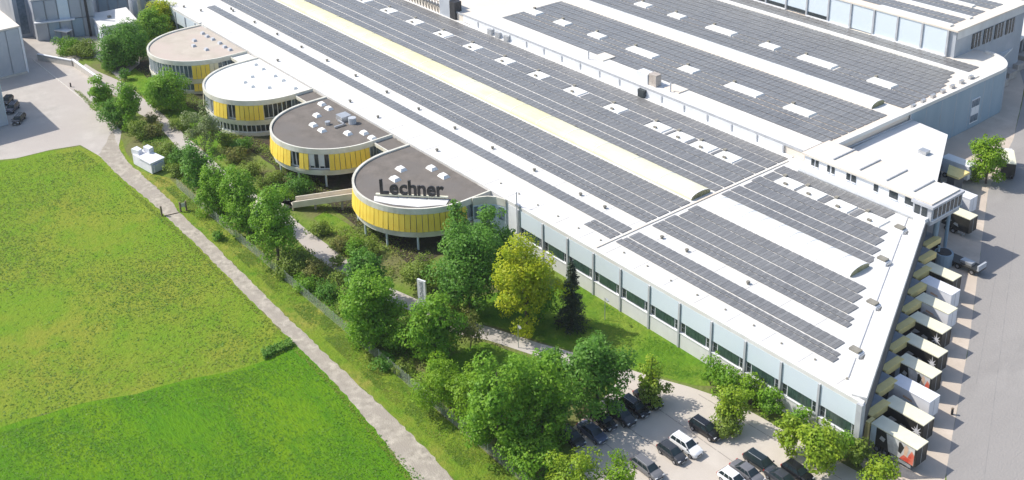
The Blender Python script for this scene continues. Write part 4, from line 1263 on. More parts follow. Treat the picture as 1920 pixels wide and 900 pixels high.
def make_car(style):
    """local frame: nose towards +x, wheels on z = 0"""
    L, W, H, hood, boot = {'suv': (4.6, 1.86, 1.68, 1.12, 0.0), 'hatch': (4.2, 1.8, 1.5, 1.0, 0.0), 'saloon': (4.7, 1.82, 1.46, 1.02, 0.75), 'estate': (4.75, 1.82, 1.5, 1.05, 0.0)}[style]
    t = thing('parked_car', 'car', 'car')
    hw = W / 2
    belt = .95 if style != 'suv' else 1.08
    gz = .26 if style == 'suv' else .2
    st = [(-L / 2, .45, belt - .25, .80), (-L / 2 + .12, gz + .08, belt - .06, .93), (-L / 2 + .55, gz, belt, .985), (-L / 4, gz, belt, 1.0), (0, gz, belt, 1.0), (L / 2 - hood - .25, gz, belt, 1.0),
          (L / 2 - hood * .5, gz, belt - .09, .98), (L / 2 - .22, gz + .05, belt - .2, .9), (L / 2, .38, belt - .38, .74)]
    b = MB()
    rings = []
    for x, zl, zb, k in st:
        base = len(b.v)
        h = hw * k
        zm = zl + (zb - zl) * .55
        ring = [(x, h * .9, zl), (x, h, zm), (x, h * .94, zb - .04), (x, h * .8, zb + .02), (x, 0, zb + .05), (x, -h * .8, zb + .02), (x, -h * .94, zb - .04), (x, -h, zm), (x, -h * .9, zl)]
        b.v += ring
        rings.append(base)
    for p, q in zip(rings[:-1], rings[1:]):
        for i in range(8):
            b.f.append((p + i, p + i + 1, q + i + 1, q + i))
        b.f.append((p + 8, p, q, q + 8))
    b.f.append(tuple(rings[0] + i for i in range(8, -1, -1)))
    b.f.append(tuple(rings[-1] + i for i in range(9)))
    # cabin shell
    xf0, xf1 = L / 2 - hood - .05, L / 2 - hood - .8
    xr0, xr1 = -L / 2 + boot + .1, -L / 2 + boot + (.55 if style != 'suv' else .4)
    if boot:
        xr1 = xr0 + .7
    tw = hw * .72
    bw = hw * .92
    zr = H - .03
    zb = belt - .02
    b.hexa([(xr0, -bw, zb), (xf0, -bw, zb), (xf0, bw, zb), (xr0, bw, zb)], [(xr1, -tw, zr), (xf1, -tw, zr), (xf1, tw, zr), (xr1, tw, zr)])
    b.hexa([(xr1 + .05, -tw * .95, zr), (xf1 - .05, -tw * .95, zr), (xf1 - .05, tw * .95, zr), (xr1 + .05, tw * .95, zr)], [(xr1 + .3, -tw * .7, H), (xf1 - .3, -tw * .7, H), (xf1 - .3, tw * .7, H), (xr1 + .3, tw * .7, H)])
    body = b.build('body', 'car_paint', t)

    def lerp(p, q, k):
        return tuple(p[i] + (q[i] - p[i]) * k for i in range(3))

    def pane(a, b_, c, d, nrm, nm, par=t, m='car_glass'):
        # quad a b (bottom) c d (top), pulled inwards a little and set proud of the shell
        cen = tuple((a[i] + b_[i] + c[i] + d[i]) / 4 for i in range(3))
        pts = [lerp(p, cen, .1) for p in (a, b_, c, d)]
        f = [tuple(p[i] + nrm[i] * .02 for i in range(3)) for p in pts]
        g = [tuple(p[i] - nrm[i] * .01 for i in range(3)) for p in pts]
        bb = MB()
        bb.poly(f)
        for i in range(4):
            j = (i + 1) % 4
            bb.poly([g[i], g[j], f[j], f[i]])
        return bb.build(nm, m, par)
    pane((xf0, -bw, zb + .04), (xf0, bw, zb + .04), (xf1, tw, zr), (xf1, -tw, zr), (.7, 0, .7), 'windscreen')
    pane((xr0, bw, zb + .04), (xr0, -bw, zb + .04), (xr1, -tw, zr), (xr1, tw, zr), (-.8, 0, .6), 'rear_window')
    for s in (-1, 1):
        for k0, k1 in ((.04, .34), (.34, .64), (.64, .96)):
            a = lerp((xr0, s * bw, zb + .06), (xf0, s * bw, zb + .06), k0)
            b_ = lerp((xr0, s * bw, zb + .06), (xf0, s * bw, zb + .06), k1)
            d = lerp((xr1, s * tw, zr - .04), (xf1, s * tw, zr - .04), k0)
            c = lerp((xr1, s * tw, zr - .04), (xf1, s * tw, zr - .04), k1)
            q = (b_, a, d, c) if s > 0 else (a, b_, c, d)
            pane(*q, (0, s * .9, .35), 'side_window')
        MB().box(xf0 - .15, xf0 + .02, s * (bw + .12) - .09, s * (bw + .12) + .09, zb + .02, zb + .16).build('mirror', 'dark', t)
        MB().box(L / 2 - .3, L / 2 - .08, s * hw * .66 - .18, s * hw * .66 + .18, belt - .38, belt - .22).build('headlight', 'lamp_clear', t)
        MB().box(-L / 2 - .02, -L / 2 + .15, s * hw * .7 - .14, s * hw * .7 + .14, belt - .3, belt - .1).build('tail_light', 'lamp_red', t)
        if style in ('suv', 'estate'):
            MB().tube((xr1 + .2, s * tw * .85, H + .03), (xf1 - .1, s * tw * .85, H + .03), .03, n=5).build('roof_rail', 'steel', t)
    MB().box(L / 2 - .06, L / 2 + .015, -.42, .42, .42, .62).build('grille', 'dark', t)
    MB().box(L / 2 - .02, L / 2 + .03, -.26, .26, .34, .42).build('number_plate', 'white_trim', t)
    rw = .34 if style == 'suv' else .31
    for wx in (L / 2 - .85, -L / 2 + .82):
        for s in (-1, 1):
            wl = MB().tube((wx, s * (hw - .22), rw), (wx, s * (hw + .015), rw), rw, n=16).build('wheel', 'tyre', t)
            MB().tube((wx, s * (hw - .05), rw), (wx, s * (hw + .03), rw), rw * .62, n=10).build('rim', 'alloy', wl)
    return t, body


CARS = {}
USED = set()
LOTG = 'cars in the parking lot'
COLR = {'black': (.012, .013, .016, 1), 'navy': (.02, .03, .06, 1), 'grey': (.16, .16, .17, 1), 'silver': (.42, .43, .45, 1), 'white': (.82, .82, .82, 1), 'anthracite': (.045, .048, .055, 1), 'teal': (.018, .028, .032, 1), 'blue': (.08, .1, .16, 1)}


def put_car(style, colour, x, y, rz, label, group):
    if style not in CARS:
        CARS[style] = make_car(style)
    root, body = CARS[style]
    if style not in USED:
        USED.add(style)
        c = root
    else:
        c = copy_tree(root)
    c.location = (x, y, 0.03)
    c.rotation_euler = (0, 0, rz)
    for ch in c.children:
        if ch.name.split('.')[0] == 'body':
            ch.color = COLR[colour]
    tag(c, label, 'car', group)


PI = math.pi
for st_, cl_, p_, lb_ in [
        ('suv', 'black', (81.0, -94.1), 'black SUV standing alone in the middle of the lot with bright roof edges'),
        ('suv', 'white', (80.4, -89.8), 'only white SUV beside a dark car in the open part of the lot'),
        ('hatch', 'anthracite', (80.7, -87.5), 'dark hatchback close beside the white SUV'),
        ('estate', 'grey', (80.7, -83.1), 'grey estate car near the light bushes at the bottom of the lot'),
        ('estate', 'teal', (72.2, -94.7), 'dark estate car with a greenish windscreen left of the yellow-green trees'),
        ('saloon', 'grey', (72.1, -92.0), 'grey saloon next to the dark estate at the bottom edge'),
        ('hatch', 'white', (72.3, -89.7), 'white car cut off by the bottom edge of the picture'),
        ('hatch', 'black', (68.1, -96.8), 'black hatchback under the yellow-green trees at the bottom edge'),
        ('saloon', 'anthracite', (68.6, -94.4), 'dark saloon cut off by the bottom edge below the yellow-green trees'),
        ('saloon', 'black', (90.4, -92.9), 'black saloon at the top end of the shaded row beside the yellow sapling'),
        ('estate', 'black', (90.4, -90.3), 'black estate with a bright windscreen in the shaded row'),
        ('suv', 'anthracite', (90.2, -87.6), 'dark SUV with a grey windscreen in the middle of the shaded row'),
        ('hatch', 'black', (91.0, -85.0), 'black hatchback deep under the tree in the shaded row'),
        ('saloon', 'blue', (90.2, -82.4), 'bluish saloon with a light windscreen near the lower end of the shaded row'),
        ('hatch', 'anthracite', (91.2, -79.7), 'dark car at the lower end of the shaded row, mostly hidden by leaves')]:
    put_car(st_, cl_, p_[0], p_[1], PI + random.Random(int(p_[0] * 31)).uniform(-.03, .03), lb_, LOTG)
for st_, cl_, p_, rz, lb_ in [('estate', 'black', (248.4, -56.5), 2.5, 'nearest dark car at the foot of the left-hand building'), ('suv', 'navy', (255.6, -57.3), 2.5, 'middle dark car at the foot of the left-hand building'), ('hatch', 'black', (261.3, -57.8), 2.5, 'farthest dark car at the foot of the left-hand building')]:
    put_car(st_, cl_, p_[0], p_[1], rz, lb_, 'cars beside the left-hand building')

# ------------------------------------------------------------------ buildings at the top left


def block(name, label, pts, h, wallm, roofm, over=.25, zr=.4):
    t = thing(name, label, 'building', (pts[0][0], pts[0][1], 0))
    MB().prism(pts, 0.05, h).build('wall', wallm, t)
    c = (sum(p[0] for p in pts) / len(pts), sum(p[1] for p in pts) / len(pts))
    gp_ = []
    for p in pts:
        d = Vector((p[0] - c[0], p[1] - c[1]))
        L = d.length
        gp_.append((c[0] + d.x * (L + over * 1.4) / L, c[1] + d.y * (L + over * 1.4) / L))
    MB().prism(gp_, h, h + zr).build('roof', roofm, t)
    return t


b1 = block('works_building', 'blue-grey works building at the left edge with a pale roof', [(278.0, -67.4), (345, -67.4), (345, -30), (278.0, -30)], 11.7, 'wall_grey', 'cream_roof')
for k in range(7):
    MB().box(277.75, 277.98, -67.2 - (-.1) + k * 3.2, -67.1 + 2.9 + k * 3.2, .1, 11.6).build('wall_panel', 'wall_grey', b1)
MB().box(277.7, 278.3, -67.7, -67.2, 0, 11.7).build('corner_column', 'white_trim', b1)
MB().box(277.4, 278, -67.3, -40, 0.02, .5).build('plinth', 'kerb', b1)
for k in range(9):
    MB().box(281 + k * 5, 284.6 + k * 5, -67.72, -67.4, 6.5, 9.5).build('window', 'dark_glass', b1)
b2 = block('works_building', 'pale blue building cut off by the left edge beside the three dark cars', [(248.3, -54.2), (268, -54.2), (268, -30), (248.3, -30)], 13.5, 'wall_pale', 'cream_roof')
for k in range(6):
    MB().box(248.0, 248.28, -54.0 + k * 3.6, -50.7 + k * 3.6, .1, 13.3).build('wall_panel', 'wall_grey', b2)
b3 = block('works_building', 'grey factory block at the top left behind the planter', [(299.5, -76.8), (294.2, -90.5), (330, -104), (336, -77)], 11.0, 'wall_grey', 'white_roof')
for k in range(5):
    t0, t1 = k / 5 + .01, (k + 1) / 5 - .01
    P0, P1 = (299.3, -76.8), (294.0, -90.5)
    MB().slab((P0[0] + (P1[0] - P0[0]) * t0 - .1, P0[1] + (P1[1] - P0[1]) * t0), (P0[0] + (P1[0] - P0[0]) * t1 - .1, P0[1] + (P1[1] - P0[1]) * t1), .3, 5.4, 10.8).build('wall_panel', 'wall_grey' if k != 2 else 'wall_pale', b3)
    MB().slab((P0[0] + (P1[0] - P0[0]) * t0 - .1, P0[1] + (P1[1] - P0[1]) * t0), (P0[0] + (P1[0] - P0[0]) * t1 - .1, P0[1] + (P1[1] - P0[1]) * t1), .3, 0.1, 5.1).build('loading_door' if k % 2 else 'wall_panel', 'wall_blue' if k % 2 else 'wall_grey', b3)
MB().slab((299.0, -76.5), (295.4, -85.8), 1.6, 5.05, 5.35).build('canopy', 'white_trim', b3)
MB().tube((293.6, -88.6, 0), (293.6, -88.6, 13.5), .35, n=8).build('flue', 'dark', b3)
b3b = block('stair_tower', 'narrow grey tower at the top left beside the pale yard', [(305.5, -73.6), (303.6, -78.6), (316, -83), (318, -76)], 13.0, 'wall_grey', 'wall_grey')
MB().slab((305.1, -74.6), (304.4, -76.4), .2, 1.0, 10.5).build('window', 'blue_glass', b3b)
b4 = block('works_building', 'long dark grey building along the top behind the white-roofed shed', [(312.0, -92.0), (306.0, -106.5), (345, -122), (350, -96)], 8.5, 'wall_grey', 'wall_grey')
for k in range(6):
    t0, t1 = k / 6 + .01, (k + 1) / 6 - .01
    P0, P1 = (312.0, -92.0), (306.0, -106.5)
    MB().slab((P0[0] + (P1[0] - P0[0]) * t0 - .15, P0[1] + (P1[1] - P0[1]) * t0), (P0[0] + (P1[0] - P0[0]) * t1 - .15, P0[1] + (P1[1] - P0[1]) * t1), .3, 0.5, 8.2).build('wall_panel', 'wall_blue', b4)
sh = block('white_shed', 'small white-walled shed with a flat white roof beside the big dark trees', [(297.6, -90.6), (285.2, -89.0), (283.6, -98.0), (296.5, -99.8)], 4.4, 'white_trim', 'white_roof')
MB().slab((288.4, -89.2), (286.2, -88.95), .2, .1, 3.0).build('garage_door', 'wall_pale', sh)
MB().slab((293.6, -89.9), (291.0, -89.55), .2, .1, 3.0).build('garage_door', 'wall_pale', sh)
MB().slab((284.9, -91.0), (284.3, -94.0), .2, .1, 2.4).build('door', 'grey_trim', sh)
MB().box(290.8, 291.7, -93.8, -93.0, 4.8, 5.3).build('roof_vent', 'vent', sh)
si = thing('silo', 'pale grey silo rising behind the white-roofed shed at the top edge', 'silo', (296.5, -103.5, 0))
MB().tube((296.5, -103.5, 0), (296.5, -103.5, 14), 2.6, n=24).build('shell', 'wall_grey', si, smooth=False)
MB().tube((296.5, -103.5, 14), (296.5, -103.5, 15.2), 2.7, .6, n=24).build('cap', 'steel', si)
MB().box(293.7, 294.2, -103.0, -102.2, 0, 14).build('ladder', 'steel', si)
bs = thing('bike_shelter', 'small white-roofed shelter behind the planter shrubs', 'shelter', (294.9, -81.2, 0))
MB().prism([(297.5, -80.6), (293.6, -82.5), (294.6, -84.4), (298.4, -82.6)], 2.5, 2.75).build('roof', 'white_trim', bs)
for p in ((297.3, -80.8), (293.8, -82.6), (294.8, -84.2), (298.2, -82.5)):
    MB().tube((*p, 0), (*p, 2.5), .08, n=6).build('post', 'grey_trim', bs)
MB().slab((297.8, -82.6), (294.8, -84.2), .08, .3, 2.3).build('rear_panel', 'blue_glass', bs)
# blue lorry body by the silo
lr = thing('parked_lorry', 'blue lorry with a white top parked at the top edge beside the yellow-green tree', 'lorry', (291.5, -108.5, 0))
MB().box(288.6, 294.0, -110.0, -107.4, 1.0, 3.6).build('body', 'blue_glass', lr)
MB().box(288.5, 294.1, -110.1, -107.3, 3.6, 3.75).build('roof', 'white_trim', lr)
MB().box(286.6, 288.4, -109.9, -107.5, .7, 3.0).build('cab', 'white_trim', lr)
for wx in (287.4, 292.0, 293.2):
    for y in (-109.8, -107.6):
        MB().tube((wx, y - .17, .5), (wx, y + .17, .5), .5, n=12).build('wheel', 'tyre', lr)

# white container pair by the track
tb = thing('white_container', 'white container unit with two boxes on top beside the gravel track', 'container', (207.5, -70.0, 0))
MB().prism([(203.6, -68.6), (204.4, -71.6), (211.4, -70.4), (210.6, -67.6)], 0.1, 2.3).build('body', 'tank_white', tb)
MB().prism([(203.4, -68.4), (204.3, -71.8), (209.0, -70.9), (208.2, -67.7)], 2.3, 2.5).build('lid', 'tank_white', tb)
MB().prism([(209.0, -68.3), (209.5, -69.3), (211.4, -69.0), (210.9, -67.6)], 2.3, 3.3).build('tank', 'tank_white', tb)
MB().prism([(207.9, -70.1), (208.3, -71.2), (210.3, -70.8), (209.9, -69.7)], 2.5, 3.5).build('tank', 'tank_white', tb)
MB().prism([(203.5, -69.0), (204.2, -71.2), (203.9, -71.3), (203.2, -69.05)], .4, 2.0).build('door', 'wall_grey', tb)

# ------------------------------------------------------------------ fence, gate, lamps, bollards
fn = thing('mesh_fence', 'long grey wire mesh fence between the verge and the planted strip', 'fence', (140, -69.8, 0))
pn0 = None
NB = 42
for i in range(NB):
    x = 86.0 + i * 2.6
    y = -69.8 - (0.012 * max(0, x - 165)) * .8
    if pn0 is None:
        fx_, fy_ = x, y
        b = MB()
        for k in range(15):
            u = x + .06 + k * .175
            b.box(u - .006, u + .006, y - .006, y + .006, .05, 1.9)
        for k in range(11):
            z = .06 + k * .18
            b.box(x + .04, x + 2.56, y - .006, y + .006, z - .006, z + .006)
        pn0 = b.build('mesh_panel', 'wire', fn)
        po0 = MB().tube((x, y, 0), (x, y, 2.05), .045, n=6).build('post', 'wire', fn)
    else:
        part_copy(pn0, fn, (x - fx_, y - fy_, 0))
        part_copy(po0, fn, (x - fx_, y - fy_, 0))
gt = thing('field_gate', 'open field barrier across the gravel track with dark posts either side', 'gate', (190, -66, 0))
for p in ((186.0, -63.2), (185.2, -66.5), (184.9, -67.5)):
    MB().box(p[0] - .14, p[0] + .14, p[1] - .14, p[1] + .14, 0, 2.0).build('post', 'wood', gt)
p, q = (185.2, -66.5), (184.9, -67.5)
MB().slab(p, q, .1, .9, 1.7).build('panel', 'wire', gt)
p, q = (185.6, -63.3), (185.0, -66.1)
MB().slab(p, q, .1, .06, .16).build('bar', 'wood', gt)


def lamp(x, y, h, label):
    t = thing('street_lamp', label, 'street lamp', (x, y, 0), 'lamp posts in the grounds')
    MB().tube((x, y, 0), (x, y, h), .07, .05, n=8).build('pole', 'steel', t)
    MB().tube((x, y, h), (x - .7, y + .3, h + .15), .04, n=6).build('arm', 'steel', t)
    MB().hexa([(x - 1.3, y + .35, h + .08), (x - .6, y + .1, h + .08), (x - .5, y + .4, h + .08), (x - 1.2, y + .65, h + .08)], [(x - 1.3, y + .35, h + .22), (x - .6, y + .1, h + .22), (x - .5, y + .4, h + .22), (x - 1.2, y + .65, h + .22)]).build('lamp_head', 'steel', t)


for p_, lb_ in (((111.8, -87.3), 'thin steel lamp post standing in the path below the yellow-green tree'), ((108.8, -101.9), 'thin steel lamp post on the lawn near the hall windows'), ((95.3, -80.8), 'thin steel lamp post beside the shaded row of cars'), ((175.7, -75.9), 'thin steel lamp post among the trees by the garden wall')):
    lamp(p_[0], p_[1], 4.0, lb_)
for p_, lb_ in (((261.2, -72.2), 'small dark bollard on the yard ramp'), ((62.4, -121.9), 'small dark bollard on the dock apron beside the road')):
    bo = thing('bollard', lb_, 'bollard', (*p_, 0))
    MB().tube((*p_, 0), (*p_, 1.0), .18, .16, n=10).build('post', 'dark', bo)
    MB().tube((*p_, 1.0), (*p_, 1.1), .2, .1, n=10).build('cap', 'wood', bo)
# tall flue pipe at the first column of the facade
mp = thing('eaves_mast', 'thin dark mast rising from the facade beside the pale corner wall', 'mast', (134.0, -105.3, 0))
MB().tube((134.0, -105.05, 3.0), (134.0, -105.05, 11.0), .09, n=6).build('mast', 'grey_trim', mp)
MB().box(133.6, 134.4, -105.6, -105.0, 8.2, 8.6).build('bracket', 'steel', mp)


# ------------------------------------------------------------------ planting


def leaf_quads(P, N, size, rng, aspect=.75):
    """diamond leaves of two triangles folded at the midrib"""
    n = len(P)
    N = N / np.linalg.norm(N, axis=1, keepdims=True)
    A = rng.normal(size=(n, 3))
    U = np.cross(N, A)
    U /= np.linalg.norm(U, axis=1, keepdims=True) + 1e-9
    V = np.cross(N, U)
    s = size * rng.uniform(.65, 1.35, size=(n, 1))
    bend = N * s * .18
    q = np.stack([P - U * s * .5, P - V * s * aspect * .5 - bend, P + U * s * .5, P + V * s * aspect * .5 - bend], axis=1).reshape(-1, 3)
    return q


def quads_mesh(name, q):
    me = bpy.data.meshes.new(name)
    n = len(q) // 4
    me.vertices.add(len(q))
    me.vertices.foreach_set('co', np.ascontiguousarray(q, dtype=np.float32).ravel())
    me.loops.add(len(q))
    me.loops.foreach_set('vertex_index', np.arange(len(q), dtype=np.int32))
    me.polygons.add(n)
    me.polygons.foreach_set('loop_start', np.arange(0, len(q), 4, dtype=np.int32))
    me.polygons.foreach_set('loop_total', np.full(n, 4, dtype=np.int32))
    me.update(calc_edges=True)
    return me


def crown(seed, w_, h_, zlow, leaf, dens=1.0, lump=.24, egg=1.0, nclump=None):
    """clumps of leaves spread over and through an egg-shaped crown"""
    rng = np.random.default_rng(seed)
    rx, rz = w_ / 2, (h_ - zlow) / 2
    nc = nclump or int(34 + 8 * w_)
    C = []
    while len(C) < nc:
        d = rng.normal(size=3)
        d /= np.linalg.norm(d)
        if d[2] < -.9:
            continue
        rr = rng.uniform(.5, .9) if rng.random() < .8 else rng.uniform(0, .5)
        wob = 1 + .17 * math.sin(3 * math.atan2(d[1], d[0]) + seed + 2.5 * d[2]) + rng.uniform(-.14, .16)
        tap = 1.0 - (egg - 1.0) * max(0, d[2])
        C.append((d[0] * rr * rx * wob * tap, d[1] * rr * rx * wob * tap, zlow + rz + d[2] * rr * rz * wob))
    C = np.array(C)
    per = max(14, int(dens * 8.0 * (w_ * lump) ** 2 / (leaf * leaf)))
    Ps, Ns = [], []
    for c in C:
        r_ = w_ * lump * rng.uniform(.4, 1.15)
        k = int(per * (r_ / (w_ * lump)) ** 2) + 6
        d = rng.normal(size=(k, 3))
        d /= np.linalg.norm(d, axis=1, keepdims=True)
        rad = r_ * rng.uniform(.35, 1.0, size=(k, 1)) ** .5
        p = c + d * rad * np.array([1, 1, .82])
        outw = p - np.array([0, 0, zlow + rz * .7])
        outw /= np.linalg.norm(outw, axis=1, keepdims=True) + 1e-6
        nn_ = d * .55 + outw * .5 + np.array([0, 0, .35]) + rng.normal(size=(k, 3)) * .45
        Ps.append(p)
        Ns.append(nn_)
    P_ = np.concatenate(Ps)
    N_ = np.concatenate(Ns)
    keep = P_[:, 2] > .05
    return quads_mesh('crown', leaf_quads(P_[keep], N_[keep], leaf, rng)), C


def attach(name, me, m, parent):
    me.materials.append(MATS[m])
    o = bpy.data.objects.new(name, me)
    COL.objects.link(o)
    o.parent = parent
    return o


TSEED = [100]


def tree(x, y, h, w_, m, label, group=None, name='leafy_tree', low=.1, leaf=.38, dens=1.0, cat='tree', lump=.2, egg=1.1):
    TSEED[0] += 7
    w_ *= 1.1
    low *= .3
    s = TSEED[0]
    t = thing(name, label, cat, (x, y, 0), group)
    rnd = random.Random(s)
    me, C = crown(s, w_, h, h * low, leaf, dens, lump, egg)
    attach('crown', me, m, t)
    b = MB()
    r0 = max(.07, h * .018)
    top = (x + rnd.uniform(-.2, .2), y + rnd.uniform(-.2, .2), h * .8)
    mid = (x + rnd.uniform(-.1, .1), y + rnd.uniform(-.1, .1), h * .4)
    b.tube((x, y, 0), mid, r0 * 1.25, r0 * .8, 8)
    b.tube(mid, top, r0 * .8, r0 * .2, 8)
    for i in range(6):
        c = C[rnd.randrange(len(C))]
        z = h * rnd.uniform(.25, .6)
        b.tube((x, y, z), (x + c[0] * .8, y + c[1] * .8, max(z + .1, c[2] * .95)), r0 * .45, r0 * .12, 6)
    b.build('trunk', 'bark', t)
    return t


def shrub(x, y, h, w_, m, label, group='shrubs in the planted strip', leaf=.32, dens=.9, name='shrub', cat='shrub', lump=.24):
    TSEED[0] += 7
    s = TSEED[0]
    w_ *= 1.1
    t = thing(name, label, cat, (x, y, 0), group)
    me, C = crown(s, w_, h, 0.02 * h, leaf, dens, lump, 1.0, nclump=int(14 + 4 * w_))
    attach('foliage', me, m, t)
    b = MB()
    rnd = random.Random(s)
    for i in range(4):
        a = rnd.uniform(0, 6.28)
        b.tube((x, y, 0), (x + math.cos(a) * w_ * .25, y + math.sin(a) * w_ * .25, h * .7), .05, .02, 5)
    b.build('stems', 'bark', t)
    return t


def conifer(x, y, h, w_, m, label):
    TSEED[0] += 7
    rng = np.random.default_rng(TSEED[0])
    t = thing('spruce_tree', label, 'tree', (x, y, 0))
    Ps, Ns = [], []
    for lv in range(26):
        z = h * (.06 + .92 * lv / 26)
        R_ = w_ / 2 * (1 - lv / 26) ** .85 + .15
        nb = max(5, int(13 * R_ / (w_ / 2)) + 4)
        for k in range(nb):
            a = rng.uniform(0, 2 * math.pi)
            ln = R_ * rng.uniform(.75, 1.12)
            u = rng.uniform(.15, 1, size=26)
            px = np.cos(a) * ln * u + rng.normal(size=26) * .14
            py = np.sin(a) * ln * u + rng.normal(size=26) * .14
            pz = z - .22 * ln * u + .1 * u ** 2 + rng.normal(size=26) * .1
            Ps.append(np.stack([px, py, pz], 1))
            Ns.append(np.stack([np.cos(a) * .4 + rng.normal(size=26) * .4, np.sin(a) * .4 + rng.normal(size=26) * .4, .8 + rng.normal(size=26) * .3], 1))
    P_, N_ = np.concatenate(Ps), np.concatenate(Ns)
    keep = P_[:, 2] > .05
    attach('crown', quads_mesh('crown', leaf_quads(P_[keep], N_[keep], .3, rng, .5)), m, t)
    MB().tube((x, y, 0), (x, y, h * .97), .18, .03, 8).build('trunk', 'bark', t)


G1 = 'trees and shrubs in front of the pavilions'
# around the nearest pavilion and the facade
tree(124.1, -87.4, 15.1, 9.8, 'leaf_dark', 'large dark green tree right of the nearest pavilion, its crown touching the yellow-green one', G1, low=.06, lump=.19)
tree(130.0, -95.9, 13.0, 7.3, 'leaf_dark', 'dark green tree tucked between the nearest pavilion and the pale hall corner', G1, low=.1)
tree(139.0, -95.9, 11.4, 3.8, 'leaf_dark', 'slim dark upright tree standing in front of the yellow blinds', G1, low=.06, leaf=.36)
tree(115.2, -91.7, 16.3, 9.1, 'leaf_yellow', 'yellow-green tree standing on the lawn beside the dark spruce', G1, low=.16, leaf=.36, lump=.17)
conifer(110.8, -96.9, 11.6, 5.4, 'leaf_conifer', 'dark pointed spruce against the hall windows beside the yellow-green tree')
tree(115.3, -94.3, 7.6, 4.9, 'leaf_mid', 'low green sapling growing at the foot of the yellow-green tree', G1, low=.1)
# group by the bridge and above
tree(157.4, -71.9, 14.2, 7.2, 'leaf_mid', 'tall leafy tree beside the landing of the footbridge', G1, low=.05)
tree(172.0, -72.4, 13.2, 6.3, 'leaf_mid', 'light green tall tree left of the garden wall', G1, low=.05)
tree(180.8, -72.2, 12.5, 5.5, 'leaf_mid', 'middle tree of the tall clump left of the brown-roofed pavilion on stilts', G1, low=.05)
tree(188.6, -71.9, 11.4, 5.2, 'leaf_dark', 'darker tree at the far end of the tall clump above the verge', G1, low=.05)
tree(126.4, -71.6, 14.1, 8.3, 'leaf_mid', 'big rounded green tree between the fence and the white pylon sign', G1, low=.04, lump=.18)
tree(136.6, -76.3, 10.4, 5.7, 'leaf_dark', 'dark tree behind the big rounded one near the path', G1, low=.08)
tree(117.6, -76.4, 10.9, 7.5, 'leaf_mid', 'rounded green tree just below the white pylon sign', G1, low=.04)
shrub(122.4, -73.2, 6.1, 4.7, 'leaf_mid', 'round green shrub between the two big rounded trees', G1)
shrub(116.1, -81.6, 6.9, 4.4, 'leaf_russet', 'thin reddish shrub at the start of the lower footpath', G1, dens=.5, leaf=.26)
shrub(124.0, -84.1, 3.8, 3.3, 'leaf_olive', 'small olive shrub under the large dark tree', G1)
shrub(134.4, -86.0, 5.5, 5.7, 'leaf_olive', 'olive shrub in the shade under the nearest pavilion', G1)
# big clump by the parking lot
tree(94.7, -70.5, 16.6, 8.1, 'leaf_mid', 'tallest tree of the clump between the fence and the parking lot', G1, low=.03, lump=.17)
tree(93.4, -76.6, 14.0, 7.5, 'leaf_mid', 'second tall tree of the clump, next to the shaded row of cars', G1, low=.04, lump=.17)
tree(92.7, -85.6, 12.7, 9.2, 'leaf_dark', 'dark maple shading the row of parked cars', G1, low=.1, lump=.17)
tree(100.1, -84.0, 8.8, 4.1, 'leaf_dark', 'small dark tree peeping out at the back of the clump below the path', G1, low=.1)
shrub(107.4, -70.1, 8.3, 6.7, 'leaf_bright', 'bright green bushy shrub at the fence end of the clump', G1, dens=1.0, leaf=.26, lump=.2)
shrub(102.2, -71.0, 10.3, 6.0, 'leaf_bright', 'second bright green bush growing beside the tallest tree of the clump', G1, dens=1.0, leaf=.28, lump=.2)
shrub(88.6, -72.0, 7.3, 6.6, 'leaf_mid', 'round clipped-looking bush at the corner of the parking lot', G1, lump=.2)
shrub(82.6, -72.7, 7.4, 6.5, 'leaf_lime', 'lime green bush cut off by the bottom edge left of its twin', G1, lump=.2, leaf=.28)
shrub(79.0, -76.3, 7.5, 5.2, 'leaf_bright', 'bright green bush at the bottom edge beside the grey estate car', G1, lump=.2, leaf=.28)
tree(97.3, -76.8, 8.6, 5.0, 'leaf_bright', 'lighter tree squeezed between the two tall trees of the clump', G1, low=.04)
shrub(97.9, -69.9, 7.3, 4.9, 'leaf_mid', 'green bush at the foot of the tallest tree, on its fence side', G1, dens=1.0)
shrub(92.3, -71.2, 7.5, 4.9, 'leaf_mid', 'green bush filling the foot of the tall clump, left of the round bush', G1, dens=1.0)
shrub(92.9, -78.4, 7.2, 4.5, 'leaf_dark', 'dark bush between the tall clump and the row of parked cars', G1, dens=1.0)
shrub(100.8, -79.6, 6.2, 5.1, 'leaf_mid', 'green bush at the back of the clump below the footpath', G1, dens=1.0)
shrub(126.0, -70.1, 6.5, 5.1, 'leaf_mid', 'green bush against the fence at the foot of the big rounded tree', G1, dens=1.0)
shrub(170.1, -71.0, 7.2, 4.7, 'leaf_mid', 'green bush at the foot of the light green tree by the garden wall', G1, dens=1.0)
shrub(180.3, -70.7, 6.8, 4.9, 'leaf_mid', 'green bush at the foot of the tall clump above the fence', G1, dens=1.0)
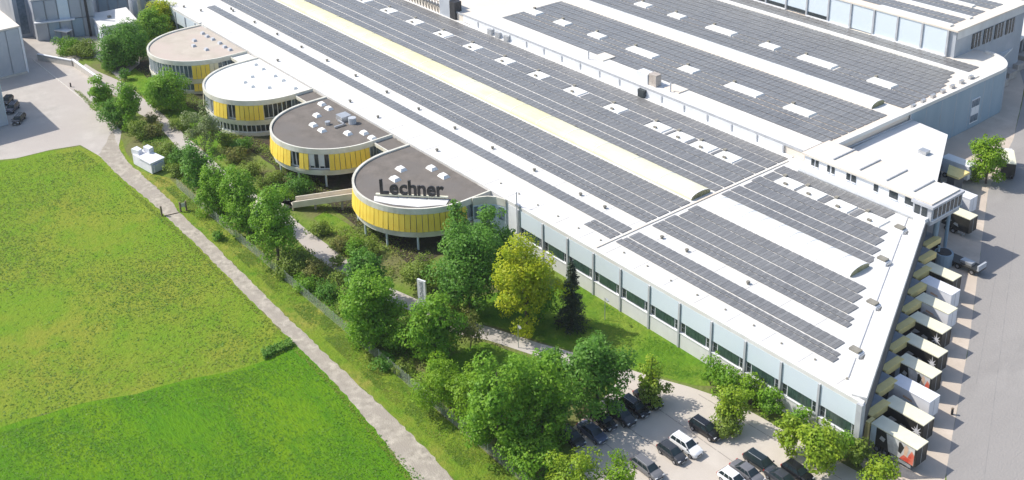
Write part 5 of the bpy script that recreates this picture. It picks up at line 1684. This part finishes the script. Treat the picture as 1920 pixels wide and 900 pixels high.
# saplings and shrubs at the facade
G2 = 'saplings around the parking lot'
tree(90.4, -93.3, 8.0, 3.2, 'leaf_lime', 'lime yellow sapling on the strip beside the shaded row of cars', G2, low=.12, leaf=.34, dens=.7)
shrub(89.6, -93.2, 4.1, 3.9, 'leaf_olive', 'olive undergrowth at the foot of the sapling by the shaded row', G2)
tree(79.8, -97.5, 7.0, 4.0, 'leaf_lime', 'bright yellow sapling on the small island in the middle of the lot', G2, low=.15, leaf=.34, dens=.7)
shrub(79.6, -96.8, 3.3, 4.1, 'leaf_olive', 'olive ground shrub around the sapling on the small island', G2)
tree(71.5, -99.0, 7.2, 3.5, 'leaf_lime', 'lime sapling left of the largest one near the hall corner', G2, low=.1, leaf=.34)
tree(67.1, -99.6, 8.0, 5.6, 'leaf_lime', 'largest lime sapling at the bottom near the hall corner', G2, low=.1, leaf=.36)
shrub(60.3, -102.8, 4.3, 4.1, 'leaf_lime', 'lime bush at the bottom beside the nearest trailer', G2)
G3 = 'shrubs along the hall windows'
shrub(87.5, -102.2, 5.2, 3.1, 'leaf_mid', 'first shrub of the row under the hall windows, next to the lawn', G3)
shrub(84.2, -102.4, 4.8, 4.1, 'leaf_mid', 'second shrub of the row under the hall windows', G3)
shrub(81.1, -103.2, 4.6, 3.9, 'leaf_bright', 'third shrub of the row under the hall windows', G3)
shrub(77.8, -103.6, 4.3, 3.6, 'leaf_mid', 'fourth shrub of the row, behind the lime sapling', G3)
shrub(73.3, -103.9, 3.9, 2.8, 'leaf_mid', 'small shrub against the plinth between two lime saplings', G3)
shrub(66.9, -103.5, 4.8, 3.5, 'leaf_mid', 'green shrub under the last hall window right of the largest sapling', G3)
shrub(64.2, -104.2, 3.8, 3.4, 'leaf_olive', 'olive shrub at the very corner of the hall', G3)
# top left
G4 = 'trees by the farthest pavilion'
tree(265.4, -87.1, 11.5, 10.2, 'leaf_dark', 'large dark tree left of the farthest pavilion in front of the white shed', G4, low=.03)
tree(275.8, -98.8, 9.6, 7.7, 'leaf_mid', 'green tree behind the farthest pavilion roof', G4, low=.05)
tree(280.8, -104.1, 10.3, 7.0, 'leaf_yellow', 'yellow-green willow-like tree at the top edge by the hall end', G4, low=.05)
shrub(266.5, -84.3, 4.2, 5.8, 'leaf_dark', 'dark bush at the foot of the large dark tree', G4)
tree(232.1, -84.5, 9.2, 8.6, 'leaf_mid', 'round green tree in front of the farthest pavilion windows', G4, low=.05)
tree(239.7, -72.4, 9.9, 5.0, 'leaf_mid', 'upright leafy tree at the end of the retaining wall', G4, low=.03)
tree(229.5, -74.4, 10.7, 5.8, 'leaf_mid', 'upright leafy tree between the yard and the footpath', G4, low=.03)
shrub(231.6, -72.1, 5.8, 5.8, 'leaf_dark', 'dark shrub between the two upright trees by the yard', G4)
shrub(207.1, -81.2, 10.6, 7.0, 'leaf_blossom', 'pale blossoming bush below the white-roofed pavilion', G4, lump=.2)
shrub(256.7, -83.8, 3.0, 2.8, 'leaf_dark', 'small dark bush on the bright lawn by the path', G4)
shrub(284.7, -79.6, 4.0, 6.0, 'leaf_mid', 'green planter shrub in front of the small shelter', G4)
shrub(280.4, -82.1, 3.4, 6.5, 'leaf_olive', 'olive planter shrub beside the green one', G4)
tree(95.5, -186.3, 10.3, 6.0, 'leaf_bright', 'bright green tree on its own by the lorry at the right', None, low=.05)
shrub(98.0, -185.4, 3.1, 3.6, 'leaf_olive', 'low olive scrub beside the bright tree at the right', None)

# smaller shrubs of the planted strip
mix = ['leaf_olive', 'leaf_russet', 'leaf_mid', 'leaf_olive', 'leaf_dark', 'leaf_olive']
SLAB = ['low olive scrub in the planted strip', 'russet dry bush in the planted strip', 'small green bush in the planted strip', 'spreading olive bush in the planted strip', 'small dark bush in the planted strip', 'low olive scrub in the planted strip']
shrub(222.3, -73.5, 3.7, 4.5, mix[0], 'low olive scrub by the end of the yard kerb', 'small shrubs of the planted strip', leaf=.28, dens=.7)
shrub(220.7, -76.1, 3.2, 4.1, mix[1], 'russet dry bush between the yard and the white container', 'small shrubs of the planted strip', leaf=.28, dens=.7)
shrub(226.6, -73.5, 2.8, 3.9, mix[2], 'small green bush nearest the yard corner, above the white container', 'small shrubs of the planted strip', leaf=.28, dens=.7)
shrub(207.6, -73.9, 4.0, 4.7, mix[3], 'spreading olive bush between the white container and the path', 'small shrubs of the planted strip', leaf=.28, dens=.7)
shrub(203.4, -75.1, 4.2, 4.7, mix[4], 'small dark bush beside the tall clump, right of the white container', 'small shrubs of the planted strip', leaf=.28, dens=.7)
shrub(199.9, -71.9, 2.8, 3.8, mix[5], 'low olive scrub close behind the white container', 'small shrubs of the planted strip', leaf=.28, dens=.7)
shrub(152.9, -73.2, 3.5, 5.0, mix[0], 'low olive scrub between the path and the fence, below the footbridge tree', 'small shrubs of the planted strip', leaf=.28, dens=.7)
shrub(148.9, -74.0, 3.0, 4.4, mix[1], 'russet dry bush against the path edge below the footbridge landing', 'small shrubs of the planted strip', leaf=.28, dens=.7)
shrub(146.3, -70.8, 2.6, 3.4, mix[2], 'small green bush touching the fence below the footbridge tree', 'small shrubs of the planted strip', leaf=.28, dens=.7)
shrub(144.2, -75.8, 3.4, 3.1, mix[3], 'spreading olive bush half way down the path, on its fence side', 'small shrubs of the planted strip', leaf=.28, dens=.7)
shrub(141.9, -72.5, 2.6, 3.7, mix[4], 'small dark bush near the fence, half way down the path', 'small shrubs of the planted strip', leaf=.28, dens=.7)
shrub(136.7, -72.6, 2.1, 3.3, mix[5], 'low olive scrub near the fence left of the big rounded trees', 'small shrubs of the planted strip', leaf=.28, dens=.7)
shrub(160.8, -81.8, 2.4, 3.4, mix[0], 'low olive scrub on the grass bank under the footbridge', 'small shrubs of the planted strip', leaf=.28, dens=.7)
shrub(153.5, -81.8, 2.7, 4.0, mix[1], 'russet dry bush between the bank and the nearest pavilion stilts', 'small shrubs of the planted strip', leaf=.28, dens=.7)
shrub(150.3, -82.8, 3.1, 4.0, mix[2], 'small green bush in the shade left of the nearest pavilion', 'small shrubs of the planted strip', leaf=.28, dens=.7)
shrub(149.6, -84.7, 3.1, 3.6, mix[3], 'spreading olive bush close below the nearest pavilion yellow band', 'small shrubs of the planted strip', leaf=.28, dens=.7)
shrub(177.8, -86.9, 2.9, 5.1, mix[4], 'small dark bush under the third pavilion stilts', 'small shrubs of the planted strip', leaf=.28, dens=.7)
shrub(183.8, -85.0, 3.0, 4.1, mix[5], 'low olive scrub left of the third pavilion stilts', 'small shrubs of the planted strip', leaf=.28, dens=.7)
shrub(190.1, -83.1, 2.8, 4.6, mix[0], 'low olive scrub between the tall clump and the third pavilion', 'small shrubs of the planted strip', leaf=.28, dens=.7)
shrub(198.8, -83.9, 2.9, 4.3, mix[1], 'russet dry bush below the white-roofed pavilion', 'small shrubs of the planted strip', leaf=.28, dens=.7)
shrub(175.9, -82.5, 2.7, 4.0, mix[2], 'small green bush in front of the third pavilion columns', 'small shrubs of the planted strip', leaf=.28, dens=.7)
shrub(138.5, -86.1, 2.2, 3.2, mix[3], 'spreading olive bush in the shade under the nearest pavilion columns', 'small shrubs of the planted strip', leaf=.28, dens=.7)
shrub(120.6, -69.4, 2.2, 3.1, mix[4], 'small dark bush at the fence below the rounded trees', 'small shrubs of the planted strip', leaf=.28, dens=.7)
shrub(117.5, -71.0, 2.2, 3.1, mix[5], 'low olive scrub at the fence beside the bright bushy shrub', 'small shrubs of the planted strip', leaf=.28, dens=.7)
shrub(221.1, -82.2, 2.5, 4.1, mix[0], 'low olive scrub beside the path near the blossoming bush', 'small shrubs of the planted strip', leaf=.28, dens=.7)
shrub(226.7, -78.0, 2.3, 3.5, mix[1], 'russet dry bush at the path corner by the two upright trees', 'small shrubs of the planted strip', leaf=.28, dens=.7)
shrub(130.6, -70.9, 2.1, 2.9, mix[2], 'small green bush at the foot of the big rounded tree by the fence', 'small shrubs of the planted strip', leaf=.28, dens=.7)
shrub(149.4, -78.6, 2.3, 2.7, mix[3], 'spreading olive bush on the far path edge above the big rounded tree', 'small shrubs of the planted strip', leaf=.28, dens=.7)
shrub(170.9, -67.3, 1.9, 2.2, mix[4], 'small dark bush by the garden wall at the fence', 'small shrubs of the planted strip', leaf=.28, dens=.7)
shrub(123.5, -86.9, 1.9, 3.0, mix[5], 'low olive scrub at the foot of the large dark tree', 'small shrubs of the planted strip', leaf=.28, dens=.7)
shrub(152.4, -70.0, 2.2, 3.2, mix[0], 'low olive scrub below the garden seating block', 'small shrubs of the planted strip', leaf=.28, dens=.7)
shrub(122.4, -75.3, 1.9, 2.4, mix[1], 'russet dry bush under the tree below the pylon sign', 'small shrubs of the planted strip', leaf=.28, dens=.7)
shrub(194.7, -74.3, 3.5, 3.7, mix[2], 'small green bush at the left foot of the tall clump', 'small shrubs of the planted strip', leaf=.28, dens=.7)
shrub(181.8, -82.3, 3.4, 4.1, mix[3], 'spreading olive bush behind the tree by the footbridge', 'small shrubs of the planted strip', leaf=.28, dens=.7)
shrub(201.2, -86.8, 3.1, 4.4, mix[4], 'small dark bush right of the blossoming bush', 'small shrubs of the planted strip', leaf=.28, dens=.7)
shrub(205.8, -85.5, 2.9, 4.0, mix[5], 'low olive scrub left of the blossoming bush', 'small shrubs of the planted strip', leaf=.28, dens=.7)


# ------------------------------------------------------------------ grass and rough growth that nobody could count
def scatter(name, m, poly_pts, n, size, hgt, seed, dense_fn=None):
    rng = np.random.default_rng(seed)
    P_ = np.array(poly_pts)
    lo, hi = P_.min(0), P_.max(0)
    out = np.zeros((0, 2))
    while len(out) < n:
        q = rng.uniform(lo, hi, size=(n * 2, 2))
        inside = np.zeros(len(q), bool)
        j = len(P_) - 1
        for i in range(len(P_)):
            xi, yi = P_[i]
            xj, yj = P_[j]
            c = ((yi > q[:, 1]) != (yj > q[:, 1])) & (q[:, 0] < (xj - xi) * (q[:, 1] - yi) / (yj - yi + 1e-12) + xi)
            inside ^= c
            j = i
        q = q[inside]
        if dense_fn is not None:
            q = q[rng.random(len(q)) < dense_fn(q)]
        out = np.concatenate([out, q])
    out = out[:n]
    z = rng.uniform(.03, hgt * (.6 if 'grass' in name else 1), size=n)
    P3 = np.stack([out[:, 0], out[:, 1], z], 1)
    lean = .2 if 'grass' in name else .5
    N3 = np.stack([rng.normal(size=n) * lean, rng.normal(size=n) * lean, 1.0 + rng.random(n) * .4], 1)
    me = quads_mesh(name, leaf_quads(P3, N3, size, rng, .6))
    me.materials.append(MATS[m])
    o = bpy.data.objects.new(name, me)
    COL.objects.link(o)
    o['kind'] = 'stuff'
    return o


def patchy(s, t, k=1.0):
    def f(q):
        v = np.sin(q[:, 0] * s + 1.3 * np.sin(q[:, 1] * s * .7 + t)) * np.cos(q[:, 1] * s * 1.3 + t + np.sin(q[:, 0] * s * .6))
        return np.clip(.35 + k * v, 0.03, 1)
    return f


STRIP = [(195.5, -71.6), (220.5, -72.7), (226.1, -78.3), (211.4, -76.8), (199.9, -76.1), (181.1, -75.3), (169.8, -76.1), (163.4, -77.6), (156.4, -76.8), (151.2, -77.0), (145.2, -77.6), (137.8, -78.4), (132.9, -79.1), (129.6, -80.2), (120.6, -81.6), (116.7, -79.9), (116.5, -74.1), (106.7, -72.7), (92.2, -70.1), (124.0, -69.7), (152.7, -70.1), (170.5, -70.6)]
scatter('rough_growth', 'leaf_olive', STRIP, 9000, .34, .5, 1, patchy(.35, 1))
scatter('rough_growth', 'leaf_russet', STRIP, 3000, .3, .45, 2, patchy(.4, 4))
scatter('rough_growth', 'leaf_mid', STRIP, 9000, .34, .6, 3, patchy(.45, 2))
scatter('undergrowth', 'leaf_russet', [(262, -88.5), (262, -92), (145, -92), (142, -88), (138.4, -81.8), (148.1, -81.2), (153.7, -81.3), (160.2, -81.3), (175, -89)], 3500, .32, .4, 5, patchy(.4, 3))
scatter('undergrowth', 'leaf_olive', [(262, -88), (262, -92), (150, -92), (145, -88), (138.4, -81.8), (148.1, -81.2), (153.7, -81.3), (160.2, -81.3), (175, -89)], 5000, .32, .5, 6, patchy(.35, 5))
VERGE = [(208, -68.3), (92, -65.5), (88, -69.5), (196, -70.0)]
scatter('verge_grass', 'grass_dark', VERGE, 6000, .26, .22, 7, patchy(.6, 2))
scatter('verge_grass', 'grass_dry', VERGE, 4500, .24, .22, 8, patchy(.5, 5))
MEAD = [(207, -63), (170, -62.6), (150, -62.2), (138, -61.4), (133.8, -55.8), (137.2, -45.1), (140.6, -35.1), (143.4, -22.4), (146.0, -12.9), (200, -5), (235, -35), (227.6, -47.5), (226.5, -56.2), (224.5, -61.6)]
scatter('meadow_grass', 'grass_dark', MEAD, 12000, .34, .26, 9, patchy(.13, 2, .5))
scatter('meadow_grass', 'grass_dry', MEAD, 12000, .32, .26, 10, patchy(.1, 5, .5))
scatter('meadow_weeds', 'leaf_dark', MEAD, 1100, .3, .35, 16, lambda q: np.clip(patchy(.55, 1, 1.0)(q) * 2.2 - 1.75, 0.004, 1))
LUSH = [(132.6, -60.8), (132.7, -55.2), (136.3, -44.7), (139.6, -34.7), (142.0, -22.0), (143.5, -12.3), (78, -45), (70, -57), (95, -60.6), (120, -61.6)]
scatter('field_grass', 'grass_lush', LUSH, 16000, .3, .22, 11, patchy(.2, 1, .4))
scatter('field_grass', 'grass_dark', LUSH, 2000, .26, .2, 12, patchy(.25, 3, .6))
scatter('lawn_grass', 'grass_lush', [(122.1, -88.5), (121.6, -96.1), (116, -104.8), (78, -104.8), (88.6, -102.0), (93.6, -98.7), (98.2, -96.8), (106.0, -94.1), (111.8, -91.4), (118.7, -89.0)], 5000, .2, .16, 13, patchy(.5, 2))
scatter('kerb_weeds', 'leaf_olive', [(259.1, -72.1), (256.7, -72.8), (243.3, -72.4), (236.8, -72.2), (237.4, -71.5), (245.2, -71.2)], 700, .26, .3, 21)
hg = scatter('field_hedge', 'leaf_dark', [(135.5, -57.5), (135.3, -62.2), (133.8, -61.9), (133.5, -56.9)], 900, .35, .9, 14)
TR_E = [(208.0, -62.6), (195.6, -63.2), (180.9, -63.3), (170.9, -63.3), (141.9, -62.3), (121.4, -61.9), (98.0, -59.5), (98.1, -58.9), (121.4, -61.2), (141.9, -61.6), (171.4, -62.5), (195.9, -62.2)]
scatter('track_edge_grass', 'grass_dry', TR_E, 1800, .26, .3, 15)

# ------------------------------------------------------------------ thin summer haze
hz = MB().box(-420, 520, -520, 420, -2.0, 104.0).build('haze', 'grey_trim', None, 'stuff')
hm = bpy.data.materials.new('haze')
hm.use_nodes = True
hn = hm.node_tree
hn.nodes.remove(hn.nodes['Principled BSDF'])
pv = hn.nodes.new('ShaderNodeVolumePrincipled')
pv.inputs['Color'].default_value = (0.93, 0.96, 1.0, 1)
pv.inputs['Density'].default_value = 0.00008
hn.links.new(pv.outputs[0], hn.nodes['Material Output'].inputs['Volume'])
hz.data.materials.clear()
hz.data.materials.append(hm)
